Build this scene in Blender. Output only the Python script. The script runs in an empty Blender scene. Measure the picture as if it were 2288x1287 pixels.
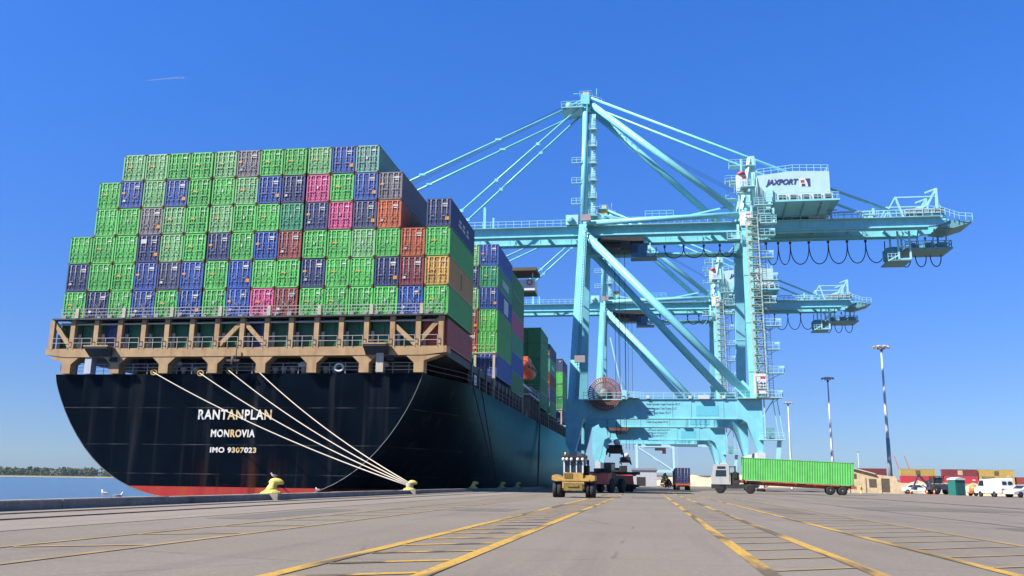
import bpy, bmesh, math, random
from mathutils import Vector as V, Matrix
rnd = random.Random(11)
S = bpy.context.scene
COL = S.collection
R = math.radians

# ------------------------------------------------------------------ camera
CAM_H = 0.95
pitch, yaw, roll = R(12.182), R(8.634), R(0.791)
fw = V((-math.sin(yaw)*math.cos(pitch), math.cos(yaw)*math.cos(pitch), math.sin(pitch)))
rt = V((math.cos(yaw), math.sin(yaw), 0)); up = rt.cross(fw)
rt, up = rt*math.cos(roll)+up*math.sin(roll), up*math.cos(roll)-rt*math.sin(roll)
cd = bpy.data.cameras.new('camera'); cam = bpy.data.objects.new('camera', cd); COL.objects.link(cam)
cam.matrix_world = Matrix(((rt.x, up.x, -fw.x, 0), (rt.y, up.y, -fw.y, 0), (rt.z, up.z, -fw.z, CAM_H), (0, 0, 0, 1)))
cd.sensor_width = 36; cd.lens = 2008.8/2288*36; cd.clip_start = 0.1; cd.clip_end = 60000
S.camera = cam

# ------------------------------------------------------------------ sky, sun, exposure
SUN = V((-0.591, -0.384, 0.709)).normalized()
el = math.asin(SUN.z); az = math.atan2(SUN.x, SUN.y)
W = bpy.data.worlds.new('World'); S.world = W; W.use_nodes = True
nt = W.node_tree; nt.nodes.clear()
sky = nt.nodes.new('ShaderNodeTexSky'); sky.sky_type = 'NISHITA'; sky.sun_disc = False
sky.sun_elevation = el; sky.sun_rotation = az
sky.air_density = 1.0; sky.dust_density = 0.35; sky.ozone_density = 2.2; sky.altitude = 0
tint = nt.nodes.new('ShaderNodeMix'); tint.data_type = 'RGBA'; tint.blend_type = 'MULTIPLY'; tint.inputs['Factor'].default_value = 1
geo = nt.nodes.new('ShaderNodeNewGeometry'); sep = nt.nodes.new('ShaderNodeSeparateXYZ'); ramp = nt.nodes.new('ShaderNodeValToRGB')
nt.links.new(geo.outputs['Incoming'], sep.inputs[0]); neg = nt.nodes.new('ShaderNodeMath'); neg.operation = 'MULTIPLY'; neg.inputs[1].default_value = -1
nt.links.new(sep.outputs[2], neg.inputs[0]); nt.links.new(neg.outputs[0], ramp.inputs[0])
ramp.color_ramp.elements[0].position = 0.0; ramp.color_ramp.elements[0].color = (0.42, 0.60, 1.0, 1)      # white balance of the sky, horizon to zenith
ramp.color_ramp.elements[1].position = 0.5; ramp.color_ramp.elements[1].color = (0.335, 0.87, 1.78, 1)
e_ = ramp.color_ramp.elements.new(0.1); e_.color = (0.40, 0.60, 1.05, 1)
e_ = ramp.color_ramp.elements.new(0.25); e_.color = (0.36, 0.70, 1.35, 1)
e_ = ramp.color_ramp.elements.new(0.38); e_.color = (0.34, 0.80, 1.6, 1)
e_ = ramp.color_ramp.elements.new(0.7); e_.color = (0.3, 0.62, 1.1, 1)
nt.links.new(ramp.outputs[0], tint.inputs['B'])
bg = nt.nodes.new('ShaderNodeBackground'); bg.inputs[1].default_value = 0.058
ow = nt.nodes.new('ShaderNodeOutputWorld')
nt.links.new(sky.outputs[0], tint.inputs['A']); nt.links.new(tint.outputs['Result'], bg.inputs[0]); nt.links.new(bg.outputs[0], ow.inputs[0])
ld = bpy.data.lights.new('sun', 'SUN'); ld.energy = 5.0; ld.angle = R(0.5); ld.color = (1, 0.955, 0.88)
so = bpy.data.objects.new('sun', ld); COL.objects.link(so)
so.rotation_euler = (-SUN).to_track_quat('-Z', 'Y').to_euler()
S.view_settings.view_transform = 'Standard'; S.view_settings.look = 'None'
S.view_settings.exposure = 1.2; S.view_settings.gamma = 1
S.cycles.max_bounces = 6; S.cycles.diffuse_bounces = 3

# ------------------------------------------------------------------ materials
MATS = {}; KA = 0.72
def mat(name, col, rough=0.55, metal=0.0, var=0.12, scale=1.5, streak=0.0, streak_col=(.16, .075, .03), rand=0.0, bump=0.0, spec=0.5, stretch=(1, 1, .12)):
    if name in MATS: return MATS[name]
    col = tuple(c*KA for c in col); streak_col = tuple(c*KA for c in streak_col)
    m = bpy.data.materials.new(name); m.use_nodes = True; n = m.node_tree; N = n.nodes; L = n.links
    b = N['Principled BSDF']; b.inputs['Roughness'].default_value = rough; b.inputs['Metallic'].default_value = metal
    b.inputs['Specular IOR Level'].default_value = spec
    tc = N.new('ShaderNodeTexCoord')
    nz = N.new('ShaderNodeTexNoise'); nz.inputs['Scale'].default_value = scale; nz.inputs['Detail'].default_value = 5
    vec = tc.outputs['Object']
    if rand:
        oi = N.new('ShaderNodeObjectInfo'); va = N.new('ShaderNodeVectorMath'); va.operation = 'MULTIPLY_ADD'; va.inputs[1].default_value = (73, 41, 57)
        L.new(oi.outputs['Random'], va.inputs[0]); L.new(tc.outputs['Object'], va.inputs[2]); vec = va.outputs[0]
    L.new(vec, nz.inputs['Vector'])
    mr = N.new('ShaderNodeMapRange'); mr.inputs[1].default_value = .3; mr.inputs[2].default_value = .7
    mr.inputs[3].default_value = 1-var; mr.inputs[4].default_value = 1+var
    L.new(nz.outputs['Fac'], mr.inputs[0])
    mx = N.new('ShaderNodeMix'); mx.data_type = 'RGBA'; mx.blend_type = 'MULTIPLY'; mx.inputs['Factor'].default_value = 1
    mx.inputs['A'].default_value = (*col, 1)
    val = mr.outputs[0]
    if rand:
        m2 = N.new('ShaderNodeMapRange'); m2.inputs[3].default_value = 1-rand; m2.inputs[4].default_value = 1+rand
        L.new(oi.outputs['Random'], m2.inputs[0]); mm = N.new('ShaderNodeMath'); mm.operation = 'MULTIPLY'
        L.new(val, mm.inputs[0]); L.new(m2.outputs[0], mm.inputs[1]); val = mm.outputs[0]
    cb = N.new('ShaderNodeCombineColor')
    for i in range(3): L.new(val, cb.inputs[i])
    L.new(cb.outputs[0], mx.inputs['B']); out = mx.outputs['Result']
    if streak:
        mp = N.new('ShaderNodeMapping'); mp.inputs['Scale'].default_value = stretch
        L.new(vec, mp.inputs[0])
        n2 = N.new('ShaderNodeTexNoise'); n2.inputs['Scale'].default_value = 2.2; n2.inputs['Detail'].default_value = 6
        L.new(mp.outputs[0], n2.inputs['Vector'])
        m3 = N.new('ShaderNodeMapRange'); m3.inputs[1].default_value = .52; m3.inputs[2].default_value = .78
        m3.inputs[3].default_value = 0; m3.inputs[4].default_value = streak
        L.new(n2.outputs['Fac'], m3.inputs[0])
        mx2 = N.new('ShaderNodeMix'); mx2.data_type = 'RGBA'; mx2.inputs['B'].default_value = (*streak_col, 1)
        L.new(m3.outputs[0], mx2.inputs['Factor']); L.new(out, mx2.inputs['A']); out = mx2.outputs['Result']
    L.new(out, b.inputs['Base Color'])
    if bump:
        bp = N.new('ShaderNodeBump'); bp.inputs['Strength'].default_value = bump; bp.inputs['Distance'].default_value = .05
        L.new(nz.outputs['Fac'], bp.inputs['Height']); L.new(bp.outputs[0], b.inputs['Normal'])
    MATS[name] = m; return m

# ------------------------------------------------------------------ mesh helpers
class MB:
    def __init__(s, off=(0, 0, 0)): s.v = []; s.f = []; s.m = []; s.s = []; s.o = V(off)
    def add(s, vs, fs, mi=0, sm=False):
        k = len(s.v); s.v += [V(p)+s.o for p in vs]
        for f in fs: s.f.append([i+k for i in f]); s.m.append(mi); s.s.append(sm)
        return s
    def box(s, x0, y0, z0, x1, y1, z1, mi=0):
        return s.add([(x0, y0, z0), (x1, y0, z0), (x1, y1, z0), (x0, y1, z0), (x0, y0, z1), (x1, y0, z1), (x1, y1, z1), (x0, y1, z1)],
                     [(0, 3, 2, 1), (4, 5, 6, 7), (0, 1, 5, 4), (1, 2, 6, 5), (2, 3, 7, 6), (3, 0, 4, 7)], mi)
    def bar(s, p, q, w, h=None, mi=0, upv=(0, 0, 1), w2=None, h2=None):
        p = V(p); q = V(q); h = w if h is None else h; d = (q-p).normalized(); u = V(upv)
        if abs(d.dot(u)) > .98: u = V((0, 1, 0))
        a = d.cross(u).normalized(); u = a.cross(d).normalized()
        w2 = w if w2 is None else w2; h2 = h if h2 is None else h2
        vs = []
        for c, ww, hh in ((p, w, h), (q, w2, h2)):
            vs += [c-a*ww/2-u*hh/2, c+a*ww/2-u*hh/2, c+a*ww/2+u*hh/2, c-a*ww/2+u*hh/2]
        return s.add(vs, [(0, 1, 2, 3), (7, 6, 5, 4), (0, 4, 5, 1), (1, 5, 6, 2), (2, 6, 7, 3), (3, 7, 4, 0)], mi)
    def path(s, pts, r, n=8, mi=0, cap=True, sm=True, closed=False):
        pts = [V(p) for p in pts]; k = len(pts); rs = r if isinstance(r, (list, tuple)) else [r]*k
        vs = []; a = None
        for i, p in enumerate(pts):
            d = (pts[min(i+1, k-1)]-pts[max(i-1, 0)]).normalized()
            if a is None:
                u = V((0, 0, 1)) if abs(d.z) < .9 else V((0, 1, 0)); a = d.cross(u).normalized()
            a = (a-d*a.dot(d)).normalized(); b = d.cross(a)
            for j in range(n):
                t = 2*math.pi*(j+.5)/n; vs.append(p+(a*math.cos(t)+b*math.sin(t))*rs[i])
        fs = [(i*n+j, i*n+(j+1) % n, (i+1)*n+(j+1) % n, (i+1)*n+j) for i in range(k-1) for j in range(n)]
        if cap: fs += [tuple(range(n-1, -1, -1)), tuple((k-1)*n+j for j in range(n))]
        return s.add(vs, fs, mi, sm)
    def tube(s, p, q, r, r2=None, n=10, mi=0): return s.path([p, q], [r, r if r2 is None else r2], n, mi)
    def prism(s, poly, ax, a, b, mi=0):
        f = {'x': lambda u, w, t: (t, u, w), 'y': lambda u, w, t: (u, t, w), 'z': lambda u, w, t: (u, w, t)}[ax]
        k = len(poly); vs = [f(u, w, a) for u, w in poly]+[f(u, w, b) for u, w in poly]
        return s.add(vs, [tuple(range(k)), tuple(range(2*k-1, k-1, -1))]+[(i, (i+1) % k, k+(i+1) % k, k+i) for i in range(k)], mi)
    def lathe(s, prof, n=16, c=(0, 0, 0), mi=0, ax='z'):
        vs = []; c = V(c)
        for r, z in prof:
            for j in range(n):
                t = 2*math.pi*j/n; p = (r*math.cos(t), r*math.sin(t), z)
                if ax == 'y': p = (p[0], z, p[1])
                if ax == 'x': p = (z, p[0], p[1])
                vs.append(c+V(p))
        k = len(prof); fs = [(i*n+j, i*n+(j+1) % n, (i+1)*n+(j+1) % n, (i+1)*n+j) for i in range(k-1) for j in range(n)]
        fs += [tuple(range(n-1, -1, -1)), tuple((k-1)*n+j for j in range(n))]
        return s.add(vs, fs, mi, True)
    def rail(s, pts, h=1.05, step=1.6, r=.03, bars=(1, .55), mi=0):
        for p, q in zip(pts, pts[1:]):
            p = V(p); q = V(q); L = (q-p).length; k = max(1, round(L/step))
            for i in range(k+1):
                c = p.lerp(q, i/k); s.path([c, c+V((0, 0, h))], r, 4, mi, sm=False)
            for b in bars: s.path([p+V((0, 0, h*b)), q+V((0, 0, h*b))], r, 4, mi, sm=False)
        return s
    def mesh(s, name, mats):
        me = bpy.data.meshes.new(name); me.from_pydata([tuple(p) for p in s.v], [], s.f)
        for m in (mats if isinstance(mats, (list, tuple)) else [mats]): me.materials.append(m)
        me.polygons.foreach_set('material_index', s.m); me.polygons.foreach_set('use_smooth', s.s)
        bm = bmesh.new(); bm.from_mesh(me); bmesh.ops.recalc_face_normals(bm, faces=bm.faces); bm.to_mesh(me); bm.free()
        return me
    def build(s, name, mats, parent=None, loc=None):
        return link(name, s.mesh(name, mats), parent, loc)
def link(name, me, parent=None, loc=None):
    o = bpy.data.objects.new(name, me); COL.objects.link(o); o.parent = parent
    if loc: o.location = loc
    return o
def tag(o, label=None, cat=None, group=None, kind=None):
    for k, v in (('label', label), ('category', cat), ('group', group), ('kind', kind)):
        if v: o[k] = v
    return o
def thing(name, loc, label, cat, group=None, rz=0, rx=0, ry=0):
    o = bpy.data.objects.new(name, None); COL.objects.link(o); o.location = loc; o.rotation_euler = (rx, ry, rz)
    o.empty_display_size = .5
    return tag(o, label, cat, group)
def copy_tree(o, parent=None):
    c = o.copy(); COL.objects.link(c); c.parent = parent
    for ch in list(o.children): copy_tree(ch, c)
    return c
def place(o, loc, rz, label, first=False):
    c = o if first else copy_tree(o)
    c.location = loc; c.rotation_euler = (0, 0, rz); c['label'] = label; return c
def text(name, body, w, h, m, parent, loc, rot=(math.pi/2, 0, 0), shear=0.0, bold=0.0, depth=.02, space=1.0, stain=None):
    cu = bpy.data.curves.new(name, 'FONT'); cu.body = body; cu.align_x = 'CENTER'; cu.align_y = 'CENTER'
    cu.shear = shear; cu.offset = bold; cu.extrude = .01; cu.space_character = space
    t = bpy.data.objects.new(name, cu); COL.objects.link(t)
    dg = bpy.context.evaluated_depsgraph_get(); me = bpy.data.meshes.new_from_object(t.evaluated_get(dg))
    bpy.data.objects.remove(t)
    xs = [v.co.x for v in me.vertices]; ys = [v.co.y for v in me.vertices]
    cx, cy = (min(xs)+max(xs))/2, (min(ys)+max(ys))/2; sx = w/(max(xs)-min(xs)); sy = h/(max(ys)-min(ys))
    for v in me.vertices: v.co = ((v.co.x-cx)*sx, (v.co.y-cy)*sy, v.co.z*depth/.01/2)
    me.name = name; me.materials.clear(); me.materials.append(m)
    if stain:
        me.materials.append(stain[0])
        for p in me.polygons:
            k = p.center.x/w+.5
            if any(a < k < b for a, b in stain[1]): p.material_index = 1
    o = link(name, me, parent, loc); o.rotation_euler = rot; return o
ORD = 'zeroth first second third fourth fifth sixth seventh eighth ninth tenth eleventh twelfth thirteenth fourteenth fifteenth sixteenth'.split()
# ------------------------------------------------------------------ setting: pavement, kerb, water, far bank
def ground_mat(name, c1, c2, stain=(.04, .04, .042), amt=.35, grain=60, big=.12, patchcol=None):
    m = bpy.data.materials.new(name); m.use_nodes = True; n = m.node_tree; N = n.nodes; L = n.links
    b = N['Principled BSDF']; b.inputs['Roughness'].default_value = .9; b.inputs['Specular IOR Level'].default_value = .25
    tc = N.new('ShaderNodeTexCoord')
    def noise(sc, det=6, vec=None, rgh=.6):
        z = N.new('ShaderNodeTexNoise'); z.inputs['Scale'].default_value = sc; z.inputs['Detail'].default_value = det; z.inputs['Roughness'].default_value = rgh
        L.new(vec or tc.outputs['Object'], z.inputs['Vector']); return z.outputs['Fac']
    def rng(v, a, b_, c=0, d=1):
        r = N.new('ShaderNodeMapRange'); r.inputs[1].default_value = a; r.inputs[2].default_value = b_; r.inputs[3].default_value = c; r.inputs[4].default_value = d
        L.new(v, r.inputs[0]); return r.outputs[0]
    def mix(f, a, bb):
        x = N.new('ShaderNodeMix'); x.data_type = 'RGBA'
        for k, v in (('Factor', f), ('A', a), ('B', bb)):
            if isinstance(v, tuple): x.inputs[k].default_value = (*v, 1)
            elif isinstance(v, float): x.inputs[k].default_value = v
            else: L.new(v, x.inputs[k])
        return x.outputs['Result']
    c = mix(rng(noise(big), .35, .65), c1, c2)
    g = rng(noise(grain, 3), .3, .7); c = mix(rng(g, 0, 1, 0, .5), c, tuple(x*.5 for x in c1))
    g2 = rng(noise(grain*.22, 4), .55, .72, 0, .5); c = mix(g2, c, tuple(min(1, x*1.45) for x in c2))
    mp = N.new('ShaderNodeMapping'); mp.inputs['Scale'].default_value = (1.2, .05, 1); L.new(tc.outputs['Object'], mp.inputs[0])
    c = mix(rng(noise(1.0, 6, mp.outputs[0]), .52, .8, 0, amt), c, stain)
    mp2 = N.new('ShaderNodeMapping'); mp2.inputs['Scale'].default_value = (.12, 1.4, 1); mp2.inputs['Rotation'].default_value = (0, 0, .35); L.new(tc.outputs['Object'], mp2.inputs[0])
    c = mix(rng(noise(1.0, 7, mp2.outputs[0]), .58, .8, 0, amt*.8), c, stain)
    c = mix(rng(noise(9, 4), .58, .74, 0, .45), c, tuple(x*.55 for x in c1))
    wv = N.new('ShaderNodeMix'); wv.data_type = 'VECTOR'; wv.inputs['Factor'].default_value = .12
    zc = N.new('ShaderNodeTexNoise'); zc.inputs['Scale'].default_value = .8; L.new(tc.outputs['Object'], zc.inputs['Vector']); L.new(tc.outputs['Object'], wv.inputs[4]); L.new(zc.outputs['Color'], wv.inputs[5])
    vo = N.new('ShaderNodeTexVoronoi'); vo.feature = 'DISTANCE_TO_EDGE'; vo.inputs['Scale'].default_value = .16; L.new(wv.outputs[1], vo.inputs['Vector'])
    cr = N.new('ShaderNodeMath'); cr.operation = 'MULTIPLY'; L.new(rng(vo.outputs['Distance'], 0, .006, .55, 0), cr.inputs[0]); L.new(rng(noise(.3), .45, .6), cr.inputs[1])
    c = mix(cr.outputs[0], c, (.03, .028, .026))
    c = mix(rng(noise(.55, 3), .68, .76, 0, .45), c, (.05, .046, .044))
    L.new(c, b.inputs['Base Color'])
    bp = N.new('ShaderNodeBump'); bp.inputs['Strength'].default_value = .35; bp.inputs['Distance'].default_value = .006
    L.new(g, bp.inputs['Height']); L.new(bp.outputs[0], b.inputs['Normal'])
    return m
M_asph = ground_mat('asphalt', (.158, .134, .109), (.190, .163, .135))
M_conc = ground_mat('apron_concrete', (.19, .16, .135), (.225, .188, .155), stain=(.10, .075, .055), amt=.45, grain=30)
M_kerb = ground_mat('kerb_concrete', (.22, .205, .18), (.31, .28, .24), stain=(.03, .03, .04), amt=.8, grain=20, big=.8)
Q0, Q1 = -17.62, -17.1                      # water side and land side of the kerb
tag(MB().add([(Q0, -60, 0), (3400, -60, 0), (3400, 3400, 0), (Q0, 3400, 0)], [(0, 1, 2, 3)]).build('quay_pavement', M_asph), kind='structure')
tag(MB().add([(Q1, -60, .004), (-11.1, -60, .004), (-11.1, 420, .004), (Q1, 420, .004)], [(0, 1, 2, 3)]).build('concrete_apron', M_conc), kind='structure')
mb = MB(); y = -20.
while y < 320:
    L_ = 6.1 if y > 20 else 5.0
    j = rnd.uniform(-.012, .012)
    mb.prism([(Q0, -6), (Q1, -6), (Q1, .25+j), (Q1-.03, .28+j), (Q0+.03, .28+j), (Q0, .25+j)], 'y', y+.015, y+L_-.015)
    y += L_
tag(mb.build('quay_kerb', M_kerb), kind='structure')
M_slot = mat('rail_slot', (.035, .03, .028), .8, var=.4, scale=3); M_steel = mat('rail_steel', (.23, .17, .13), .5, .6, var=.3, scale=4)
mb = MB()
for x in (-13.75, -15.75):
    mb.add([(x-.11, -40, .008), (x+.11, -40, .008), (x+.11, 400, .008), (x-.11, 400, .008)], [(0, 1, 2, 3)], 0)
    mb.box(x-.04, -40, .0085, x+.035, 400, .03, 1)
for x in (17.75, 18.05): mb.add([(x-.06, -40, .008), (x+.06, -40, .008), (x+.06, 400, .008), (x-.06, 400, .008)], [(0, 1, 2, 3)], 0)
tag(mb.build('track', [M_slot, M_steel]), kind='structure')
# yellow lane paint with tyre-worn stretches
def line_mat():
    m = bpy.data.materials.new('yellow_lane_paint'); m.use_nodes = True; n = m.node_tree; N = n.nodes; L = n.links
    b = N['Principled BSDF']; b.inputs['Roughness'].default_value = .75; b.inputs['Specular IOR Level'].default_value = .3
    tc = N.new('ShaderNodeTexCoord'); out = None
    prev = None
    for sc, st, lo, hi, col, k in ((1, (1.5, .16, 1), .47, .56, (.03, .028, .028), .85), (9, (1, .5, 1), .5, .72, (.125, .11, .10), .7), (40, (1, 1, 1), .45, .75, (.15, .12, .085), .5)):
        mp = N.new('ShaderNodeMapping'); mp.inputs['Scale'].default_value = st; L.new(tc.outputs['Object'], mp.inputs[0])
        z = N.new('ShaderNodeTexNoise'); z.inputs['Scale'].default_value = sc; z.inputs['Detail'].default_value = 6; L.new(mp.outputs[0], z.inputs['Vector'])
        r = N.new('ShaderNodeMapRange'); r.inputs[1].default_value = lo; r.inputs[2].default_value = hi; r.inputs[4].default_value = k; L.new(z.outputs['Fac'], r.inputs[0])
        x = N.new('ShaderNodeMix'); x.data_type = 'RGBA'; L.new(r.outputs[0], x.inputs['Factor']); x.inputs['B'].default_value = (*col, 1)
        if prev: L.new(prev, x.inputs['A'])
        else: x.inputs['A'].default_value = (.40, .235, .028, 1)
        prev = x.outputs['Result']
    L.new(prev, b.inputs['Base Color']); return m
def line_mat_faded():
    m = mat('faded_lane_paint', (.30, .205, .085), .85, var=.25, scale=1.2, streak=.95, streak_col=(.175, .155, .14), stretch=(1, .3, 1)); return m
mb = MB(); z = .009
def stripe(x0, y0, x1, y1, w, mi=0, zz=z):
    d = V((x1-x0, y1-y0, 0)).normalized(); a = V((-d.y, d.x, 0))*w/2; n_ = max(1, int(math.hypot(x1-x0, y1-y0)/8))
    p = V((x0, y0, zz)); q = V((x1, y1, zz)); mb.add([p-a, q-a, q+a, p+a], [(0, 1, 2, 3)], mi)
for x, mi, w in ((-8.62, 1, .13), (-7.0, 1, .15), (-3.78, 0, .185), (-2.32, 0, .19), (1.3, 0, .185), (2.5, 0, .185), (4.05, 0, .17), (6.25, 1, .14)):
    stripe(x, -10, x, 200, w, mi)
for xa, xb, mi, ys in ((-3.78, -2.32, 0, 0.3), (1.3, 2.5, 0, .9), (4.05, 6.25, 0, .5), (-8.62, -7.0, 1, .2)):
    y = 2.+ys
    while y < 70:
        stripe(xa+.1, y, xb-.1, y+(xb-xa-.2)*.68, .18 if xa < 0 else .12, mi if xa < 0 else 1, .0085); y += 1.62 if xa > -8 else 3.1
M_patch = ground_mat('patch_asphalt', (.115, .10, .086), (.14, .123, .106)); M_tar = mat('tar_seam', (.035, .033, .032), .7, var=.3)
pm = MB()
for x0, y0, x1, y1 in ((8.4, 22, 11.5, 24.6), (-6.6, 30, -4.6, 33.5), (9, 40, 16, 47), (-1.2, 62, 1.0, 68), (4.6, 33, 5.7, 41), (-10.6, 21, -9.3, 29)):
    pm.add([(x0, y0, .0045), (x1, y0, .0045), (x1, y1, .0045), (x0, y1, .0045)], [(0, 1, 2, 3)], 0)
for k, (x0, y0, x1, y1) in enumerate(((9.2, -5, 9.45, 120), (13.4, -5, 13.1, 160), (-11.05, -5, -11.05, 200), (-30, 63, 60, 66), (3.2, 27, 30, 29.5))):
    d = V((x1-x0, y1-y0, 0)).normalized(); a = V((-d.y, d.x, 0))*.03; q = [V((max(x0, Q1), y0, .0065+k*.0002)), V((x1, y1, .0065+k*.0002))]
    pm.add([q[0]-a, q[1]-a, q[1]+a, q[0]+a], [(0, 1, 2, 3)], 1)
tag(pm.build('pavement_repairs', [M_patch, M_tar]), kind='structure')
tag(mb.build('road_markings', [line_mat(), line_mat_faded()]), kind='structure')
# water
def water_mat():
    m = bpy.data.materials.new('river_water'); m.use_nodes = True; n = m.node_tree; N = n.nodes; L = n.links
    b = N['Principled BSDF']; b.inputs['Base Color'].default_value = (.006, .04, .11, 1); b.inputs['Roughness'].default_value = .12
    tc = N.new('ShaderNodeTexCoord'); mp = N.new('ShaderNodeMapping'); mp.inputs['Scale'].default_value = (.8, .35, 1); L.new(tc.outputs['Object'], mp.inputs[0])
    a = N.new('ShaderNodeTexNoise'); a.inputs['Scale'].default_value = .55; a.inputs['Detail'].default_value = 7; L.new(mp.outputs[0], a.inputs['Vector'])
    bp = N.new('ShaderNodeBump'); bp.inputs['Strength'].default_value = 1; bp.inputs['Distance'].default_value = .7; L.new(a.outputs['Fac'], bp.inputs['Height']); L.new(bp.outputs[0], b.inputs['Normal'])
    return m
tag(MB().add([(-4300, -60, -2), (Q0, -60, -2), (Q0, 3400, -2), (-4300, 3400, -2)], [(0, 1, 2, 3)]).build('water', water_mat()), kind='structure')
M_sand = mat('bank_sand', (.42, .34, .2), .9, var=.3, scale=.05)
M_marsh = mat('marsh_grass', (.16, .17, .055), .9, var=.4, scale=.03)
mb = MB(); P_ = [(-3200, 1500), (-1850, 1660), (-1300, 1730), (-900, 1800), (-500, 1960), (-100, 2300)]
for (xa, ya), (xb, yb) in zip(P_, P_[1:]):
    k = 1.12
    mb.add([(xa, ya, -2.05), (xb, yb, -2.05), (xb, yb+25, -1.2), (xa, ya+25, -1.2)], [(0, 1, 2, 3)], 0)
    mb.add([(xa, ya+25, -1.2), (xb, yb+25, -1.2), (xb, yb+90, 1.0), (xa, ya+90, 1.0)], [(0, 1, 2, 3)], 1)
    mb.add([(xa, ya+90, 1.0), (xb, yb+90, 1.0), (xb*1.15, yb+900, 1.2), (xa*1.15, ya+900, 1.2)], [(0, 1, 2, 3)], 1)
tag(mb.build('far_bank', [M_sand, M_marsh]), kind='structure')
mats_l = [mat('wood_leaf_dark', (.035, .06, .028), .85, var=.4, scale=.02), mat('wood_leaf_mid', (.06, .095, .032), .85, var=.4, scale=.02), mat('wood_leaf_olive', (.1, .12, .05), .85, var=.4, scale=.02)]
mb = MB()
for (xa, ya), (xb, yb) in zip(P_, P_[1:]):
    n_ = int(math.hypot(xb-xa, yb-ya)/2.6)
    for i in range(n_):
        t = rnd.random(); row = rnd.choice((0, 1, 1, 2, 3)); cx = xa+(xb-xa)*t; cy = ya+(yb-ya)*t+95+row*18+rnd.uniform(-6, 6)
        hh = rnd.uniform(12.5, 16)+row*1.6; w = rnd.uniform(6, 10); mi = rnd.choice((0, 0, 1, 1, 2))
        mb.tube((cx, cy, 0), (cx, cy, hh*.6), .4, .2, 4, 0)
        for j in range(60):
            a = rnd.uniform(0, 6.283); e = rnd.uniform(-.9, 1); rr = math.sqrt(max(0, 1-e*e))*rnd.uniform(.5, 1)
            p = V((cx+math.cos(a)*rr*w, cy+math.sin(a)*rr*w, hh*.5+e*hh*.5)); s_ = rnd.uniform(1.2, 2.6)
            u = V((rnd.gauss(0, 1), rnd.gauss(0, 1), rnd.gauss(0, .7))).normalized(); v = u.cross(V((rnd.gauss(0, 1), rnd.gauss(0, 1), rnd.gauss(0, 1)))).normalized()
            mb.add([p-u*s_, p-v*s_*.8, p+u*s_, p+v*s_*.8], [(0, 1, 2, 3)], mi)
tag(mb.build('far_woodland', mats_l), 'dark green belt of trees along the far river bank', 'woodland', kind='stuff')
# ------------------------------------------------------------------ shipping containers
PAL = {'lime green': (.12, .51, .105), 'pale green': (.235, .50, .2), 'jade green': (.07, .36, .18), 'pale teal': (.2, .40, .30), 'forest green': (.05, .30, .085),
       'blue': (.04, .10, .38), 'royal blue': (.022, .09, .40), 'navy': (.035, .05, .155), 'slate blue': (.075, .085, .17), 'grey': (.235, .20, .20),
       'pink': (.62, .11, .24), 'orange': (.50, .13, .05), 'brick red': (.36, .07, .05), 'maroon': (.22, .035, .035), 'yellow': (.62, .36, .085), 'bright red': (.6, .035, .05), 'tan yellow': (.60, .40, .10), 'dark green': (.02, .14, .045)}  # dark green: shade under the stern walkway put into the box colour
M_cast = mat('rusty_casting', (.13, .065, .04), .8, var=.35, scale=6)
M_galv = mat('galvanised_steel', (.30, .31, .32), .5, .2, var=.3, scale=8)
M_mark = mat('faded_marking', (.55, .55, .52), .6, var=.15, rand=.3)
M_white = mat('white_paint', (.78, .78, .76), .5, var=.06)
M_orangepl = mat('orange_placard', (.75, .30, .03), .5, var=.05)
M_black = mat('black_rubber', (.02, .02, .022), .8, var=.2)
def cmat(c): return mat('container_paint_'+c.replace(' ', '_'), PAL[c], .48, var=.1, scale=1.3, streak=.5, streak_col=tuple(x*.4+.04 for x in PAL[c]), rand=.2)
CH = 2.85
def body_mesh(H=CH, Lc=12.192):
    mb = MB(); w = 1.192
    for x in (-w, w-.13):                               # corner posts and rails
        for y in (0, Lc-.14): mb.box(x, y, .16, x+.13, y+.14, H-.16)
    for y in (.002, Lc-.122):
        mb.box(-w+.13, y, 0.02, w-.13, y+.12, .15); mb.box(-w+.13, y, H-.14, w-.13, y+.12, H-.01)
    for x in (-w+.004, w-.074):
        mb.box(x, .14, .02, x+.07, Lc-.14, .16); mb.box(x, .14, H-.09, x+.07, Lc-.14, H-.01)
    n = 44; p = (Lc-.28)/n
    for sx in (-1, 1):                                  # corrugated side sheets
        vs = []; k = 0
        for i in range(n):
            y = .14+i*p
            for yy, dx in ((y, .015), (y+p*.28, .015), (y+p*.5, .05), (y+p*.78, .05)):
                vs += [(sx*(w-dx), yy, .16), (sx*(w-dx), yy, H-.09)]
        vs += [(sx*(w-.015), Lc-.14, .16), (sx*(w-.015), Lc-.14, H-.09)]
        mb.add(vs, [(2*i, 2*i+2, 2*i+3, 2*i+1) for i in range(len(vs)//2-1)])
    n = 36
    vs = []                                             # corrugated roof
    for i in range(n*2+1):
        y = .1+i*(Lc-.2)/(n*2); zz = H-.03-(.02 if i % 2 else 0); vs += [(-w+.07, y, zz), (w-.07, y, zz)]
    mb.add(vs, [(2*i, 2*i+1, 2*i+3, 2*i+2) for i in range(n*2)])
    vs = []
    for i in range(9):                                  # front (far) end wall
        x = -w+.13+i*(2*w-.26)/8; yy = Lc-.05-(.04 if i % 2 else 0); vs += [(x, yy, .15), (x, yy, H-.14)]
    mb.add(vs, [(2*i, 2*i+2, 2*i+3, 2*i+1) for i in range(8)])
    mb.box(-w+.07, .05, .05, w-.07, Lc-.06, .14)
    for x in (-w-.003, w-.175):
        for y in (-.004, Lc-.174):
            for z in (-.002, H-.118): mb.box(x, y, z, x+.178, y+.178, z+.12, 1)
    return mb
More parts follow.
